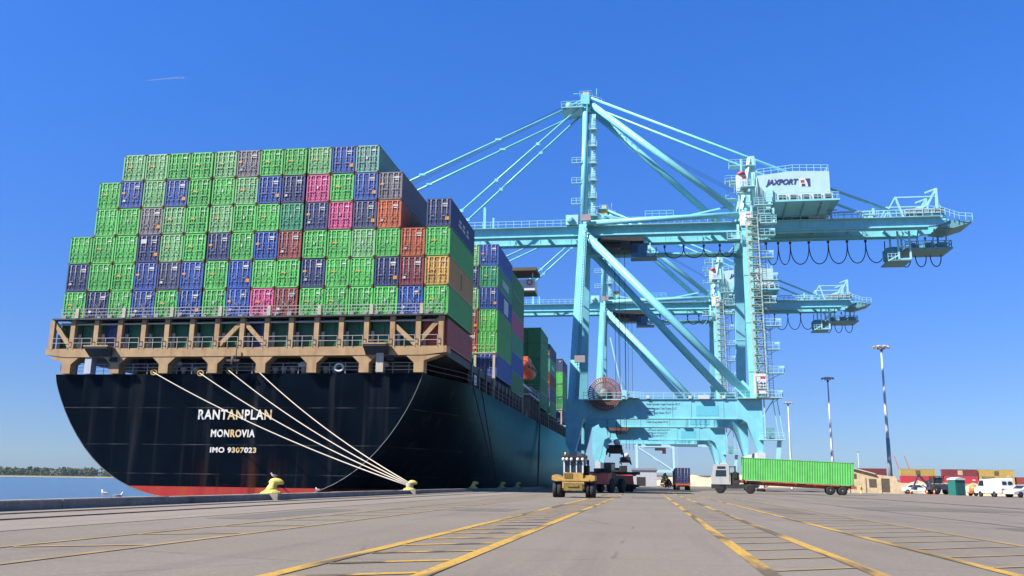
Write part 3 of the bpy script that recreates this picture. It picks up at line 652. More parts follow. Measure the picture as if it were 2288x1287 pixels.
def gull(loc, rz, label, s=1.0, first=None):
    if first:
        return place(first, loc, rz, label)
    t = thing('gull', loc, label, 'gull', 'gulls resting by the water', rz); t.scale = (.64, .64, .64)
    mb = MB(); mb.path([(-.27, 0, .2), (-.2, 0, .2), (-.1, 0, .2), (0, 0, .2), (.09, 0, .22), (.135, 0, .275), (.15, 0, .33), (.165, 0, .36), (.20, 0, .36), (.215, 0, .355), (.27, 0, .345)], [.012, .04, .075, .09, .075, .05, .042, .05, .04, .014, .004], 12, 0)
    for y in (-.03, .03): mb.tube((0, y, 0), (0, y, .14), .008, n=5, mi=1); mb.box(-.01, y-.02, 0, .05, y+.02, .008, 1)
    mb.build('body', [M_gw, M_gy], t)
    for sy in (-1, 1):
        MB().path([(.08, sy*.07, .24), (0, sy*.088, .235), (-.15, sy*.07, .225), (-.33, sy*.02, .215)], [.03, .055, .045, .006], 8).build('wing', M_gg, t)
    return t
g0 = gull((-17.4, 27.5, .28), 2.7, 'white gull standing on the kerb at the far left by the water')
gull((-17.42, 28.4, .2), .4, 'grey gull crouching low on the kerb beside the standing white one', first=g0)
gull((BX+.05, 40.75, .97), 3.6, 'white gull perched on top of the nearest yellow bollard', first=g0)
gull((-17.4, 46.8, .28), 2.6, 'white gull on the kerb just right of the nearest yellow bollard', first=g0)
# ------------------------------------------------------------------ ship to shore cranes (local origin: centre between the rails)
M_aq = mat('aqua_crane_paint', (.25, .70, .80), .42, var=.09, scale=.6, streak=.45, streak_col=(.24, .44, .42))
M_aq2 = mat('bright_aqua_patch', (.16, .60, .74), .42, var=.04)
M_aqp = mat('pale_aqua_paint', (.40, .74, .77), .45, var=.08, scale=.8, streak=.15, streak_col=(.3, .4, .4))
M_house = mat('house_sage_paint', (.50, .72, .70), .5, var=.06, scale=.4, streak=.2, streak_col=(.35, .5, .5))
M_grat = mat('aqua_grating', (.15, .38, .42), .6, var=.2, scale=3)
M_crw = mat('crane_white', (.66, .70, .70), .5, var=.06)
M_cable = mat('festoon_black', (.012, .014, .05), .6, var=.1)
M_reel = mat('reel_rust_red', (.30, .135, .11), .6, var=.2, scale=2)
M_grey = mat('machine_grey', (.30, .30, .31), .55, .2, var=.15)
M_dkm = mat('dark_machinery', (.045, .04, .035), .6, .3, var=.4, scale=2)
M_navy = mat('navy_lettering', (.045, .05, .25), .5, var=.05)
M_redp = mat('red_panel', (.55, .08, .06), .5)
M_glass = mat('cab_glass', (.02, .04, .055), .08, var=.05)
M_yellow = mat('beacon_yellow', (.7, .5, .12), .5)
def crane(loc, label, num):
    t = thing('gantry_crane', loc, label, 'crane', 'aqua ship to shore cranes on the quay')
    def P(name, mb, m=M_aq, par=None): return mb.build(name, m, par or t)
    SXL, LX = -15.1, 15.1
    for sy in (-1, 1):
        e = sy*11.5
        # sea leg: foot, haunch, shaft leaning in to the mast foot
        mb = MB(); mb.prism([(-16.6, 14.9), (-16.6, 7.5), (-16.0, 6.2), (-15.0, 6.2), (-14.3, 8.6), (-13.6, 11.6), (-12.2, 12.3), (-12.2, 14.9)], 'y', e-.85, e+.85)
        mb.bar((SXL-.3, e, 14.4), (-14.0, sy*5.3, 47.6), 1.75, 1.6, upv=(0, 1, 0), w2=1.45, h2=1.3); P('sea_leg', mb)
        mb = MB(); mb.prism([(15.9, 14.9), (15.9, 8), (15.75, 6.2), (15.0, 6.2), (14.1, 9.0), (13.4, 11.0), (12.6, 11.6), (11.9, 11.65), (11.9, 14.9)], 'y', e-.85, e+.85)
        mb.bar((LX-.1, e, 14.4), (LX+.1, sy*7.2, 48.6), 1.7, 1.5, upv=(0, 1, 0)); 
        for k in (.15, .4, .65, .9): c_ = V((LX-.1, e, 14.4)).lerp(V((LX+.1, sy*7.2, 48.6)), k); mb.box(c_.x-.9, c_.y-.82, c_.z, c_.x+.9, c_.y+.82, c_.z+.14)
        P('land_leg', mb)
        mb = MB(); mb.prism([(-12.19, 11.75), (11.89, 11.75), (11.89, 14.9), (-12.19, 14.9)], 'y', e-.75, e+.75); [mb.box(xx, e-.79, 11.76, xx+.1, e+.79, 14.89) for xx in (-10.5, -7.4, -4.3, 1.2, 4.3, 9.6)]; mb.box(-12, e-.95, 14.9, 11.8, e+.95, 15.0); mb.box(-12, e-.95, 11.62, 11.8, e+.95, 11.74); pb = P('portal_beam', mb)
        mb = MB(); mb.box(5.2, e-.78, 12.15, 8.8, e-.755, 13.9); P('paint_patch', mb, M_aq2, pb)
        for k, (tx, w) in enumerate((('Under Spreader: Single Container 50 LT', 5.6), ('Under Spreader: Twin Twenty 65 LT', 5.0), ('Under Cargo Beam: 75 LT', 4.0))):
            text('lettering', tx, w, .42, mat('grey_lettering', (.12, .25, .3), .5), pb, (-3.0+w/2, e-.77, 14.05-k*.72))
        mb = MB(); mb.rail([(-12, e-.85, 15.0), (11.8, e-.85, 15.0)], 1.05, 1.7, .035); mb.rail([(-12, e+.85, 15.0), (11.8, e+.85, 15.0)], 1.05, 1.7, .035); P('portal_railing', mb, M_aqp)
        mb = MB(); mb.tube((-13.9, sy*5.6, 46.2), (14.3, sy*11.0, 15.3), .72, n=14); mb.bar((12.4, sy*10.7, 17.6), (14.9, sy*11.2, 14.7), 1.9, .5, upv=(0, 1, 0)); P('diagonal_brace', mb)
        P('top_tie', MB().tube((-13.9, sy*5.5, 48.0), (15, sy*7.2, 48.4), .5, n=12))
        P('mast_leg', MB().tube((-14.0, sy*5.2, 47.6), (-13.7, sy*1.6, 74.5), .62, .5, 14))
        P('mast_brace', MB().tube((-13.0, sy*1.5, 73.6), (13.2, sy*6.9, 49.4), .62, n=14))
        mb = MB(); mb.tube((-15.2, sy*2.4, 73.2), (-70.5, sy*3.3, 48.3), .22, n=8)
        for k in (.28, .55, .8): c = V((-15.2, sy*2.4, 73.2)).lerp(V((-70.5, sy*3.3, 48.3)), k); mb.box(c.x-.6, c.y-.25, c.z-.1, c.x+.6, c.y+.25, c.z+.3)
        P('outer_forestay', mb)
        mb = MB(); mb.tube((-15.0, sy*2.0, 72.4), (-41.5, sy*3.3, 48.3), .2, n=8)
        for k in (.3, .6, .85): c = V((-15, sy*2, 72.4)).lerp(V((-41.5, sy*3.3, 48.3)), k); mb.box(c.x-.35, c.y-.25, c.z-.3, c.x+.35, c.y+.25, c.z+.3)
        P('inner_forestay', mb)
        mb = MB(); mb.tube((-12.6, sy*2.2, 74.3), (42.3, sy*3.4, 48.6), .25, n=8); P('backstay', mb)
        g = sy*3.0
        mb = MB()
        mb.box(-72, g-.55, 46.25, 46.4, g+.55, 48.0)
        mb.prism([(46.4, 46.25), (49.1, 46.5), (50.5, 47.2), (50.5, 47.5), (48.9, 48.5), (46.4, 48.6)], 'y', g-.55, g+.55)
        mb.box(-72, g-.75, 48.0, 46.3, g+.75, 48.1); mb.box(-72, g-.78, 46.1, 47, g+.78, 46.25); mb.box(-72, g-.2, 45.75, 47, g+.0, 46.1); 
        for k in range(20): mb.box(-71+k*6, g-.6, 46.26, -70.88+k*6, g+.6, 47.99)
        P('boom_girder', mb)
        mb = MB(); mb.box(-72, g+sy*.8-.5, 47.85, 49, g+sy*.8+.5, 47.93); w_ = g+sy*1.3
        mb.rail([(-72, w_, 47.93), (49, w_, 47.93)], 1.2, 1.5, .05, (1, .5)); P('boom_walkway', mb, M_aqp)
    mb = MB()
    x = -71
    while x < 47: mb.box(x, -2.44, 46.9, x+.35, 2.44, 47.5); x += 6.2
    for x in range(-70, 40, 12): mb.bar((x+.4, -2.3, 47.2), (x+6, 2.3, 47.2), .15); mb.bar((x+6.4, 2.3, 47.2), (x+12, -2.3, 47.2), .15)
    P('boom_bracing', mb, M_aq)
    for x in (-15.3, 15.1):
        mb = MB(); mb.box(x-.7, -10.64, 12.3, x+.7, 10.64, 14.7); P('side_beam', mb)
    P('sill_beam', MB().box(-15.9, -13.0, 4.6, -14.6, 13.0, 6.19), M_crw); P('sill_beam', MB().box(14.7, -13, 4.6, 16.0, 13, 6.19), M_crw)
    for x in (-15.25, 15.35):
        for y in (-10.5, 10.5):
            mb = MB(); mb.prism([(y-3.4, 1.6), (y+3.4, 1.6), (y+2.2, 2.9), (y+.6, 4.55), (y-.6, 4.55), (y-2.2, 2.9)], 'x', x-.5, x+.5, 0)
            for k in range(8): mb.lathe([(.1, -.3), (.42, -.28), (.42, .28), (.1, .3)], 14, (x, y-3.3+k*.943, .44), 1, 'x'); mb.box(x-.45, y-3.7+k*.943, .5, x+.45, y-2.95+k*.943, 1.62)
            P('bogie', mb, [M_crw, M_dkm])
    P('cross_tie', MB().tube((-13.9, 5.4, 44.6), (15, 7.3, 44.6), .5, n=12)); P('cross_tie', MB().tube((-13.9, -5.3, 46.9), (-13.9, 5.3, 46.9), .6, n=12)); P('cross_tie', MB().tube((15.1, -7.2, 48.9), (15.1, 7.2, 48.9), .65, n=12)); P('cross_tie', MB().tube((15.1, -7.4, 44.4), (15.1, 7.4, 44.4), .55, n=12))
    # apex
    mb = MB(); mb.box(-14.6, -2.6, 73.0, -12.9, 2.6, 75.0); mb.box(-14.2, -1.0, 75.0, -13.2, 1.0, 75.6, 0); mb.box(-18.4, -2.9, 72.3, -14.0, 2.9, 72.45, 1); mb.rail([(-18.4, -2.9, 72.45), (-14.4, -2.9, 72.45)], 1.1, 1.0, .04, mi=1); mb.rail([(-18.4, 2.9, 72.45), (-14.4, 2.9, 72.45)], 1.1, 1.0, .04, mi=1); mb.rail([(-18.4, -2.9, 72.45), (-18.4, 2.9, 72.45)], 1.1, 1.2, .04, mi=1)
    for y in (-1.8, -.6, .6, 1.8): mb.lathe([(.15, -.12), (.6, -.1), (.55, 0), (.6, .1), (.15, .12)], 16, (-17.0, y, 73.2), 0, 'y'); mb.bar((-17.0, y+.3, 73.1), (-14.4, y+.3, 74.4), .2)
    mb.box(-14.35, -.7, 75.6, -13.1, .7, 76.3, 2); mb.rail([(-14.9, -1.2, 75.2), (-12.5, -1.2, 75.2), (-12.5, 1.2, 75.2)], 1.1, .8, .035, mi=1)
    mb.path([(-11.6, -1, 74.2), (-11.6, -1, 76.8)], .05, 4); mb.path([(-11.0, -.6, 74.0), (-11.0, -.6, 76.0)], .05, 4); mb.path([(-16.2, -1, 75.9), (-14.3, -1, 75.9)], .05, 4); mb.rail([(-12.8, -1.6, 74.2), (-10.6, -1.6, 73.4)], 1.0, .7, .035, mi=1)
    P('mast_head', mb, [M_aq, M_aqp, M_yellow])
    # ropes over the apex
    mb = MB()
    for y in (-.9, 0, .9): mb.path([(-17, y, 73.9), (-70, y, 48.6)], .045, 4, sm=False); mb.path([(-16.8, y, 74.0), (18, y, 52.5)], .03, 4, sm=False)
    P('boom_hoist_rope', mb, M_cable)
    # stay post on the land legs
    for sy in (-1, 1):
        mb = MB(); y = sy*4.4; mb.bar((14.6, sy*7.0, 49.3), (16.6, y, 59.9), .7, .5); mb.bar((17.0, sy*4.6, 48.1), (17.0, y, 60.2), .9, .7)
        mb.box(12.9, y-1, 58.2, 17.6, y+1, 58.3); mb.rail([(12.9, y-1, 58.3), (17.5, y-1, 58.3)], 1.1, 1.2, .04); mb.rail([(12.9, y-1, 58.3), (12.9, y+1, 58.3)], 1.1, 1.2, .04)
        mb.box(12.9, y-1.2, 54.6, 15.9, y+.6, 54.7); mb.rail([(12.9, y-1.2, 54.7), (15.9, y-1.2, 54.7)], 1.1, 1.0, .04); mb.rail([(12.9, y-1.2, 54.7), (12.9, y+.6, 54.7)], 1.1, 1.0, .04)
        P('stay_post', mb, M_aqp)
    # machinery house
    mb = MB(); mb.prism([(17.3, 50.1), (29.7, 50.1), (29.7, 55.5), (23.5, 55.75), (17.3, 55.1)], 'y', -8.4, 5.2); house = P('machinery_house', mb, M_house)
    mb = MB(); mb.box(19.6, -9.6, 49.75, 31.0, 5.6, 50.09, 0); mb.prism([(-9.3, 49.74), (5.4, 49.74), (3.4, 48.12), (-1.5, 48.12)], 'x', 20.0, 29.5, 0)
    for x in (22, 25, 28): mb.bar((x, -9.0, 49.6), (x, -1.8, 48.1), .2, .2, 1)
    P('support_frame', mb, [M_aq, M_grat], house)
    mb = MB(); mb.rail([(17.3, -8.3, 55.1), (23.5, -8.3, 55.75), (29.6, -8.3, 55.5), (29.6, 5.1, 55.6)], 1.2, 1.3, .05); mb.rail([(17.3, 5.1, 54.7), (23.5, 5.1, 55.7), (29.6, 5.1, 55.6)], 1.2, 1.3, .05); P('roof_railing', mb, M_aqp, house)
    mb = MB(); mb.rail([(20.2, -9.5, 50.1), (30.9, -9.5, 50.1)], 1.2, 1.2, .05); mb.rail([(30.9, -9.5, 50.1), (30.9, 5.5, 50.1)], 1.2, 1.8, .05); P('walkway_railing', mb, M_aqp, house)
    for x in (21.4, 23.4, 25.4, 27.4, 29.2):
        mb = MB(); mb.box(x-.8, -8.75, 50.2, x+.8, -8.41, 51.35, 0)
        for k in range(2): mb.box(x-.6, -8.8, 50.35+k*.5, x+.6, -8.76, 50.7+k*.5, 1)
        P('louvre', mb, [M_crw, M_dkm], house)
    text('lettering', 'JAXPORT', 5.7, 1.35, M_navy, house, (21.55, -8.45, 53.6), shear=.3, bold=.045)
    mb = MB(); mb.box(24.6, -8.43, 52.75, 26.4, -8.405, 54.3, 0); mb.box(24.75, -8.45, 53.5, 25.4, -8.435, 54.0, 1); mb.prism([(25.5, 54.25), (26.35, 54.25), (26.35, 52.8), (26.0, 52.8), (25.85, 53.6)], 'y', -8.46, -8.44, 2); mb.box(24.9, -8.46, 52.85, 25.5, -8.44, 53.3, 2); P('emblem', mb, [M_white, M_redp, M_navy], house)
    mb = MB(); mb.box(18.6, -9.0, 50.1, 19.8, -8.41, 52.4); P('duct', mb, M_aqp, house)
    # number boards
    for (x, y, z, h_) in ((14.6, -8.6, 52.3, 3.0), (15.0, -8.6, 45.9, 2.5), (15.6, -13.9, 15.6, 3.4)):
        b = P('number_board', MB().box(x-.95, y, z, x+.95, y+.9, z+h_), M_white); text('lettering', num, .75, .9, M_navy, b, (x+.35, y-.02, z+h_*.45)); MB().box(x+.05, y-.03, z+h_*.75, x+.8, y-.005, z+h_*.86).build('red_band', M_redp, b)
    mb = MB(); mb.box(13.7, -8.8, 51.9, 16.2, -7.4, 52.05); mb.rail([(13.2, -8.8, 52.05), (16.4, -8.8, 52.05)], 1.1, .9, .04); mb.bar((14.0, -8.4, 48), (14.0, -8.4, 52), .25); mb.bar((16.1, -8.4, 48), (16.1, -8.4, 52), .25); mb.bar((14.6, -8.2, 56), (14.6, -8.2, 58.4), .3); P('lookout_platform', mb, M_aqp); P('warning_beacon', MB().lathe([(.1, 55.3), (.8, 55.35), (.75, 55.75), (.4, 56.0)], 12, (14.6, -8.2, 0)), M_redp)
    # stair tower on the near land leg
    def tower(y0, y1):
        mb = MB(); x0, x1, d = 14.9, 16.7, 1.6; n = 22; z0, z1 = 15.1, 46.6
        for x in (x0, x1):
            for dy in (0, -d): mb.bar((x, y0+dy, z0), (x, y1+dy, z1), .15, .15)
        for i in range(n+1):
            k = i/n; z = z0+(z1-z0)*k; y = y0+(y1-y0)*k
            mb.box(x0, y-d, z-.05, x1, y, z+.04)
            for bz in (.55, 1.05): mb.box(x0, y-d-.03, z+bz-.03, x1, y-d+.03, z+bz+.03)
            if i < n:
                z2 = z+(z1-z0)/n; y2 = y+(y1-y0)/n; a, b = (x0+.1, x1-.1) if i % 2 else (x1-.1, x0+.1)
                mb.bar((a, y-d*.3, z), (b, y2-d*.3, z2), .6, .08); mb.bar((a, y-d+.1, z+.9), (b, y2-d+.1, z2+.9), .05)
                mb.bar((x0, y, z), (x1, y2, z2), .06)
        return mb
    for z, x0, x1, y in ((49.2, 16.4, 19.6, -9.0), (52.6, 14.2, 16.8, -9.2), (45.6, 17.2, 20.0, -10.0), (43.2, 11.6, 14.0, -8.6)):
        mb = MB(); mb.box(x0, y-.9, z, x1, y+.6, z+.15); mb.rail([(x0, y-.85, z+.15), (x1, y-.85, z+.15), (x1, y+.6, z+.15)], 1.2, .8, .06, (1, .66, .33)); mb.bar((x0+.2, y, z-2.2), (x1-.3, y, z), .12); mb.bar((x1-.4, y, z), (x1-.4, y+.3, z+3.0), .4, .08); P('leg_platform', mb, M_aqp)
    P('stair_tower', tower(-12.6, -9.2), mat('stair_cream', (.40, .52, .45), .6, var=.2, scale=2))
    for i in range(9):
        z = 15.1+i*4.05; y = -12.6+3.4*i/7.6; mb = MB(); x0 = 16.9; w = 2.7 if i % 2 else 2.2
        mb.box(x0, y-1.5, z-.12, x0+w, y, z, 0)
        mb.rail([(x0, y-1.45, z), (x0+w-.05, y-1.45, z), (x0+w-.05, y, z)], 1.1, 1.0, .045)
        mb.box(x0+w-.8, y-1.5, z+.75, x0+w, y-1.44, z+1.1, 0); mb.bar((x0, y-.7, z-1.3), (x0+w*.8, y-.7, z-.1), .1)
        for x in (x0+.3, x0+.95): mb.bar((x, y-.3, z), (x, y-.3+.4, z+4.05), .07, .07, 1)
        for k in range(10): mb.box(x0+.3, y-.35, z+.4*k, x0+.95, y-.25, z+.4*k+.05, 1)
        P('stair_platform', mb, [M_aqp, mat('ladder_grey', (.25, .27, .32), .6, var=.1)])
    mb = MB(); mb.box(11.9, -13.4, 14.95, 18.6, -11.0, 15.08, 0); mb.rail([(11.9, -13.35, 15.08), (18.6, -13.35, 15.08)], 1.1, 1.4, .04); mb.box(15.2, -13.2, 8.2, 19.2, -11.6, 8.35, 0); mb.rail([(15.2, -13.15, 8.35), (19.2, -13.15, 8.35)], 1.1, 1.2, .04); mb.bar((16.2, -12.6, 8.3), (16.2, -12.6, 14.9), .2); mb.bar((18.4, -12.6, 8.35), (17.6, -12.6, 14.9), .12); mb.bar((19.1, -12.6, 8.35), (18.3, -12.6, 14.9), .12); mb.box(16.4, -12.9, 8.4, 17.6, -12.0, 10.2, 1); mb.bar((17.6, -12.5, 1), (18.4, -12.5, 8.2), .7, .15); mb.bar((15.9, -12.4, 12), (17.8, -12.4, 14.9), .15)
    P('access_platform', mb, [M_aqp, M_grat])
    # cable reel and its platform
    rc = V((-9.9, -13.6, 15.7)); mb = MB(); nsp = 44
    for i in range(nsp):
        a = 2*math.pi*i/nsp; d = V((math.cos(a), 0, math.sin(a))); mb.bar(rc+d*.75, rc+d*2.75, .07, .6, upv=(0, 1, 0), w2=.23, h2=.35)
    mb.path([rc+V((2.0*math.cos(i*.1963), 0, 2.0*math.sin(i*.1963))) for i in range(33)], .1, 6); mb.path([rc+V((2.75*math.cos(i*.1963), 0, 2.75*math.sin(i*.1963))) for i in range(33)], .09, 6)
    reel = P('cable_reel', mb, M_reel)
    MB().lathe([(.2, -.6), (.85, -.55), (.9, .4), (.5, .5)], 18, rc, 0, 'y').build('hub', mat('reel_hub_grey', (.16, .17, .17), .6), reel); MB().prism([(rc.x-1.1, 14.9), (rc.x-.35, 16.2), (rc.x+.35, 16.2), (rc.x+1.1, 14.9)], 'y', -12.9, -12.5).build('reel_frame', M_grey, reel)
    mb = MB(); mb.box(-13.4, -15.0, 14.55, -7.0, -14.3, 14.7); mb.box(-13.4, -13.0, 14.55, -7, -12.3, 14.7); mb.rail([(-13.4, -14.95, 14.7), (-7.0, -14.95, 14.7)], 1.1, 1.3, .045); mb.box(-7.0, -14.6, 14.7, -6.2, -12.6, 16.2); mb.box(-6, -13.8, 15.0, -4.2, -12.4, 15.1); mb.rail([(-6.1, -13.7, 15.0), (-3.9, -13.7, 14.9)], 1.1, 1, .04); P('reel_platform', mb, M_aqp)
    # service boxes on the sea leg
    for z, y in ((48.0, -6.5), (21.2, -11.6)): mb = MB(); mb.box(-15.3+(z-14)*.03, y-.9, z, -13.5+(z-14)*.03, y-.1, z+1.2); P('junction_box', mb, mat('box_grey_pink', (.36, .30, .32), .6))
    mb = MB()
    for dx in (0, .5): mb.bar((-14.9+dx, -12.6, 15), (-13.7+dx, -6.4, 47), .12, .12)
    for i in range(60): k = i/60; mb.box(-14.9+1.2*k, -12.65+6.2*k, 15+32*k, -14.4+1.2*k, -12.55+6.2*k, 15.08+32*k)
    P('leg_ladder', mb, M_grat)
    mb = MB()                                           # mast stair ladder and platforms
    for i in range(6):
        z = 49.5+i*3.6; y = -4.6+i*.48; mb.box(-13.0, y-.9, z, -11.5, y+.9, z+.12); mb.rail([(-13.0, y-.85, z), (-11.5, y-.85, z), (-11.5, y+.85, z)], 1.1, .8, .04, (1, .6, .3)); mb.bar((-12.3, y, z), (-12.1, y+.48, z+3.6), .8, .12)
        for k in range(8): mb.box(-12.7, y-.1, z+k*.45, -11.8, y, z+k*.45+.06)
        if i < 3: mb.box(-16.2, y-.5, z+2.5+i*.6, -14.2, y+.4, z+2.6+i*.6); mb.rail([(-16.2, y-.45, z+2.6+i*.6), (-14.4, y-.45, z+2.6+i*.6)], 1.0, .8, .05)
    P('mast_ladder', mb, M_aqp)
    mb = MB()                                           # clutter where the mast meets the boom
    mb.box(-17.3, -4.6, 48.1, -15.0, -3.0, 50.0, 1); mb.box(-12.6, -4.2, 48.1, -10.2, -3.1, 49.8, 1); mb.bar((-13, -4, 50.6), (-6.5, -4, 49.0), .35, .35); mb.bar((-6.5, -4, 49), (2, -4, 48.7), .22, .22); mb.bar((2, -4, 48.7), (13.5, -5.4, 50.6), .3, .3); mb.box(-11.3, -3.6, 50.0, -9.6, -2.8, 51.3, 2); mb.bar((-10.5, -3.2, 48), (-10.5, -3.2, 50), .3); mb.lathe([(.2, -.25), (.65, -.2), (.65, .2), (.2, .25)], 16, (-16.5, -4.8, 49.0), 0, 'y')
    mb.rail([(-2.6, -3.6, 49.4), (2.6, -3.6, 49.4)], 1.2, 1.2, .06); mb.rail([(-12, -4.4, 48.2), (13, -4.4, 48.2)], 1.1, 1.6, .045); P('boom_post', MB().bar((-33, -3, 48.1), (-33, -3, 52.4), .5)); P('boom_post', MB().bar((-31.3, -3, 48.1), (-31.3, -3, 50.3), .35))
    P('hinge_machinery', mb, [M_aq, M_aqp, M_yellow])
    # trolley, cab
    mb = MB(); mb.box(-11.5, -3.6, 44.9, -3.0, 3.6, 45.7, 0); mb.box(-10.8, -2.6, 44.0, -4.0, 2.6, 44.9, 0); mb.box(-7.2, -3.6, 43.2, -5.4, -2.0, 45.0, 0)
    for x in (-10.5, -7.5, -4.2): mb.lathe([(.1, -.3), (.5, -.25), (.5, .25), (.1, .3)], 12, (x, -2.2, 44.3), 1, 'y')
    trol = P('trolley', mb, [M_dkm, M_grey])
    mb = MB(); mb.prism([(-5.3, 42.2), (-2.6, 42.2), (-2.2, 44.7), (-5.3, 44.7)], 'y', -2.6, -.2, 0); mb.box(-5.25, -2.66, 42.9, -4.1, -2.61, 44.4, 1); mb.box(-1.9, -3.0, 42.0, -1.7, 0, 44.8, 2); mb.rail([(-2.4, -2.9, 42.0), (-.6, -2.9, 42.0)], 1.2, .6, .06, mi=2); mb.box(-5.4, -3.0, 41.9, -.6, 0, 42.1, 0); P('operator_cab', mb, [mat('cab_blue', (.05, .16, .25), .5), mat('cab_navy_glass', (.02, .03, .12), .15), M_aqp], trol)
    mb = MB()
    for x in (-10.3, -8.4, -7.5, -6.3):
        for y in (-1.1, 1.1): mb.path([(x*.9-.9, y, 44.2), (x*.86-1.25, y, 9.6)], .035, 4, sm=False)
    P('hoist_rope', mb, M_cable, trol)
    # festoon loops under the boom
    def loop(x0, x1, y, z, sag, r=.095):
        pts = [(x0+(x1-x0)*(.5-.5*math.cos(math.pi*i/12)), y, z-sag*math.sin(math.pi*i/12)**.75) for i in range(13)]
        mb = MB(); mb.path(pts, r, 5); mb.box(x0-.2, y-.2, z-.1, x0+.2, y+.2, z+.35); P('festoon_cable', mb, M_cable)
    for a, b in zip((-4, 1.0, 4.6, 8.4, 11.4), (-.6, 4.6, 8.4, 11.4, 14)): loop(a, b, 4.2, 45.6, 2.2)
    xs = [20.0, 22.2, 24.4, 27.8, 31.3, 34.7, 38.0, 41.4]
    for a, b in zip(xs, xs[1:]): loop(a, b, 4.2, 45.75, 4.1)
    for a in (43.9, 46.6, 49.2): loop(a, a+1.9, 4.2, 43.1, 2.4)
    # rear end: basket, hanging platform, end frames
    mb = MB(); mb.box(40.3, -1.6, 40.6, 44.3, 3.8, 40.8, 1); mb.lathe([(1.0, -.1), (1.7, .4), (1.75, 2.4), (1.2, 2.7)], 14, (41.8, 1, 40.8), 1)
    for x, y in ((42.2, -1.5), (44.2, -1.5), (42.2, 3.6), (44.2, 3.6)): mb.bar((x, y, 40.8), (x, y, 46), .3, .3)
    mb.box(42.2, -1.6, 40.7, 44.3, -1.4, 41.0); mb.bar((42.2, -1.5, 45.6), (44.2, -1.5, 43.3), .15); mb.bar((42.2, -1.5, 43.1), (44.2, -1.5, 43.1), .2); mb.bar((40.3, -1.5, 40.6), (42.2, -1.5, 41.6), .25); mb.rail([(40.3, -1.6, 40.8), (42.2, -1.6, 40.8)], 1.1, .7, .05)
    P('service_basket', mb, [M_aqp, M_grat])
    mb = MB(); mb.box(43.6, -1.0, 42.75, 51.6, 5.2, 43.05, 1); mb.rail([(43.6, -.95, 43.05), (51.4, -.95, 43.05), (51.4, 5.1, 43.05)], 1.2, 1.2, .07, (1, .5), 1); mb.rail([(43.6, 5.1, 43.05), (51.4, 5.1, 43.05)], 1.2, 1.2, .07, (1, .5), 1)
    for x in (45.5, 48.2, 50.4): mb.bar((x, 3, 43), (x, 3, 46), .3, .3, 1); mb.bar((x, -.5, 43), (x, -2.6, 46), .2, .2, 1); mb.box(x-1, 0, 43.05, x+.6, 3, 44.2, 1)
    P('hanging_platform', mb, [M_aqp, M_grat])
    mb = MB(); mb.box(50.6, -3.9, 48.6, 56.8, 3.9, 48.75, 1) if False else None
    k_ = len(mb.v)
    for sy in (-1, 1):
        y = sy*3
        mb.bar((47.4, y, 48.1), (46.2, y, 52.0), .3); mb.bar((44.0, y, 48.1), (46.2, y, 52.0), .2); mb.bar((46.2, y, 51.9), (53.0, y, 51.9), .2); mb.bar((53.2, y, 48.4), (53.2, y, 53.4), .42); mb.bar((50.6, y, 48.5), (53.2, y, 53.3), .35); mb.bar((51.3, y, 52.6), (53.2, y, 53.3), .3); mb.bar((54.4, y, 47.8), (53.2, y, 51.4), .2); mb.bar((33.5, y, 49.3), (44, y, 49.5), .16); mb.bar((42.3, y, 48.1), (42.3, y, 50.0), .35); mb.box(40.4, y-.5, 48.1, 42.2, y+.5, 48.9)
        mb.rail([(36, y-.9, 48.1), (50.4, y-.9, 48.1)], 1.2, 1.1, .05); mb.rail([(50.4, y-.9, 48.8), (53.4, y-.9, 48.5), (56.4, y-.9, 47.3), (58.6, y-.9, 47.1)], 1.2, .9, .06)
        mb.bar((48.6, y, 49.2), (51.2, y, 50.2), .5, .5)
    mb.prism([(53.0, 46.2), (55.5, 45.9), (58.8, 46.9), (58.8, 47.1), (56.2, 47.3), (54.4, 47.3)], 'y', -3.3, 3.3, 1); mb.box(30.9, -4.2, 48.1, 33.8, -2.2, 48.9, 2); mb.bar((35.0, -3, 48.1), (35.0, -3, 50.9), .3); mb.bar((33.6, -3, 49.9), (36, -3, 49.9), .2)
    mb.box(47.6, -3.8, 48.61, 54, -2.2, 49.5, 2)
    for v in mb.v[k_:]: v.x -= 4.3
    P('end_frame', mb, [M_aqp, M_grat, mat('pinkish_grating', (.38, .36, .38), .6, var=.3, scale=3)])
    # lower portal fittings, lamps on the rails
    mb = MB()
    for x in (-9, -3, 4, 9.5): mb.box(x, -12.6, 15.0, x+.5, -12.3, 15.5)
    mb.box(5.6, -12.9, 14.9, 7.4, -12.4, 15.5); P('floodlight', mb, M_crw)
    return t
crane1 = crane((2.8, 166, 0), 'nearest aqua ship to shore crane, its big machinery house and boom high over the quay', '21')
crane2 = copy_tree(crane1); crane2.location = (2.8, 240.5, 0); crane2['label'] = 'second aqua ship to shore crane, lower in view, framed behind the nearest one'
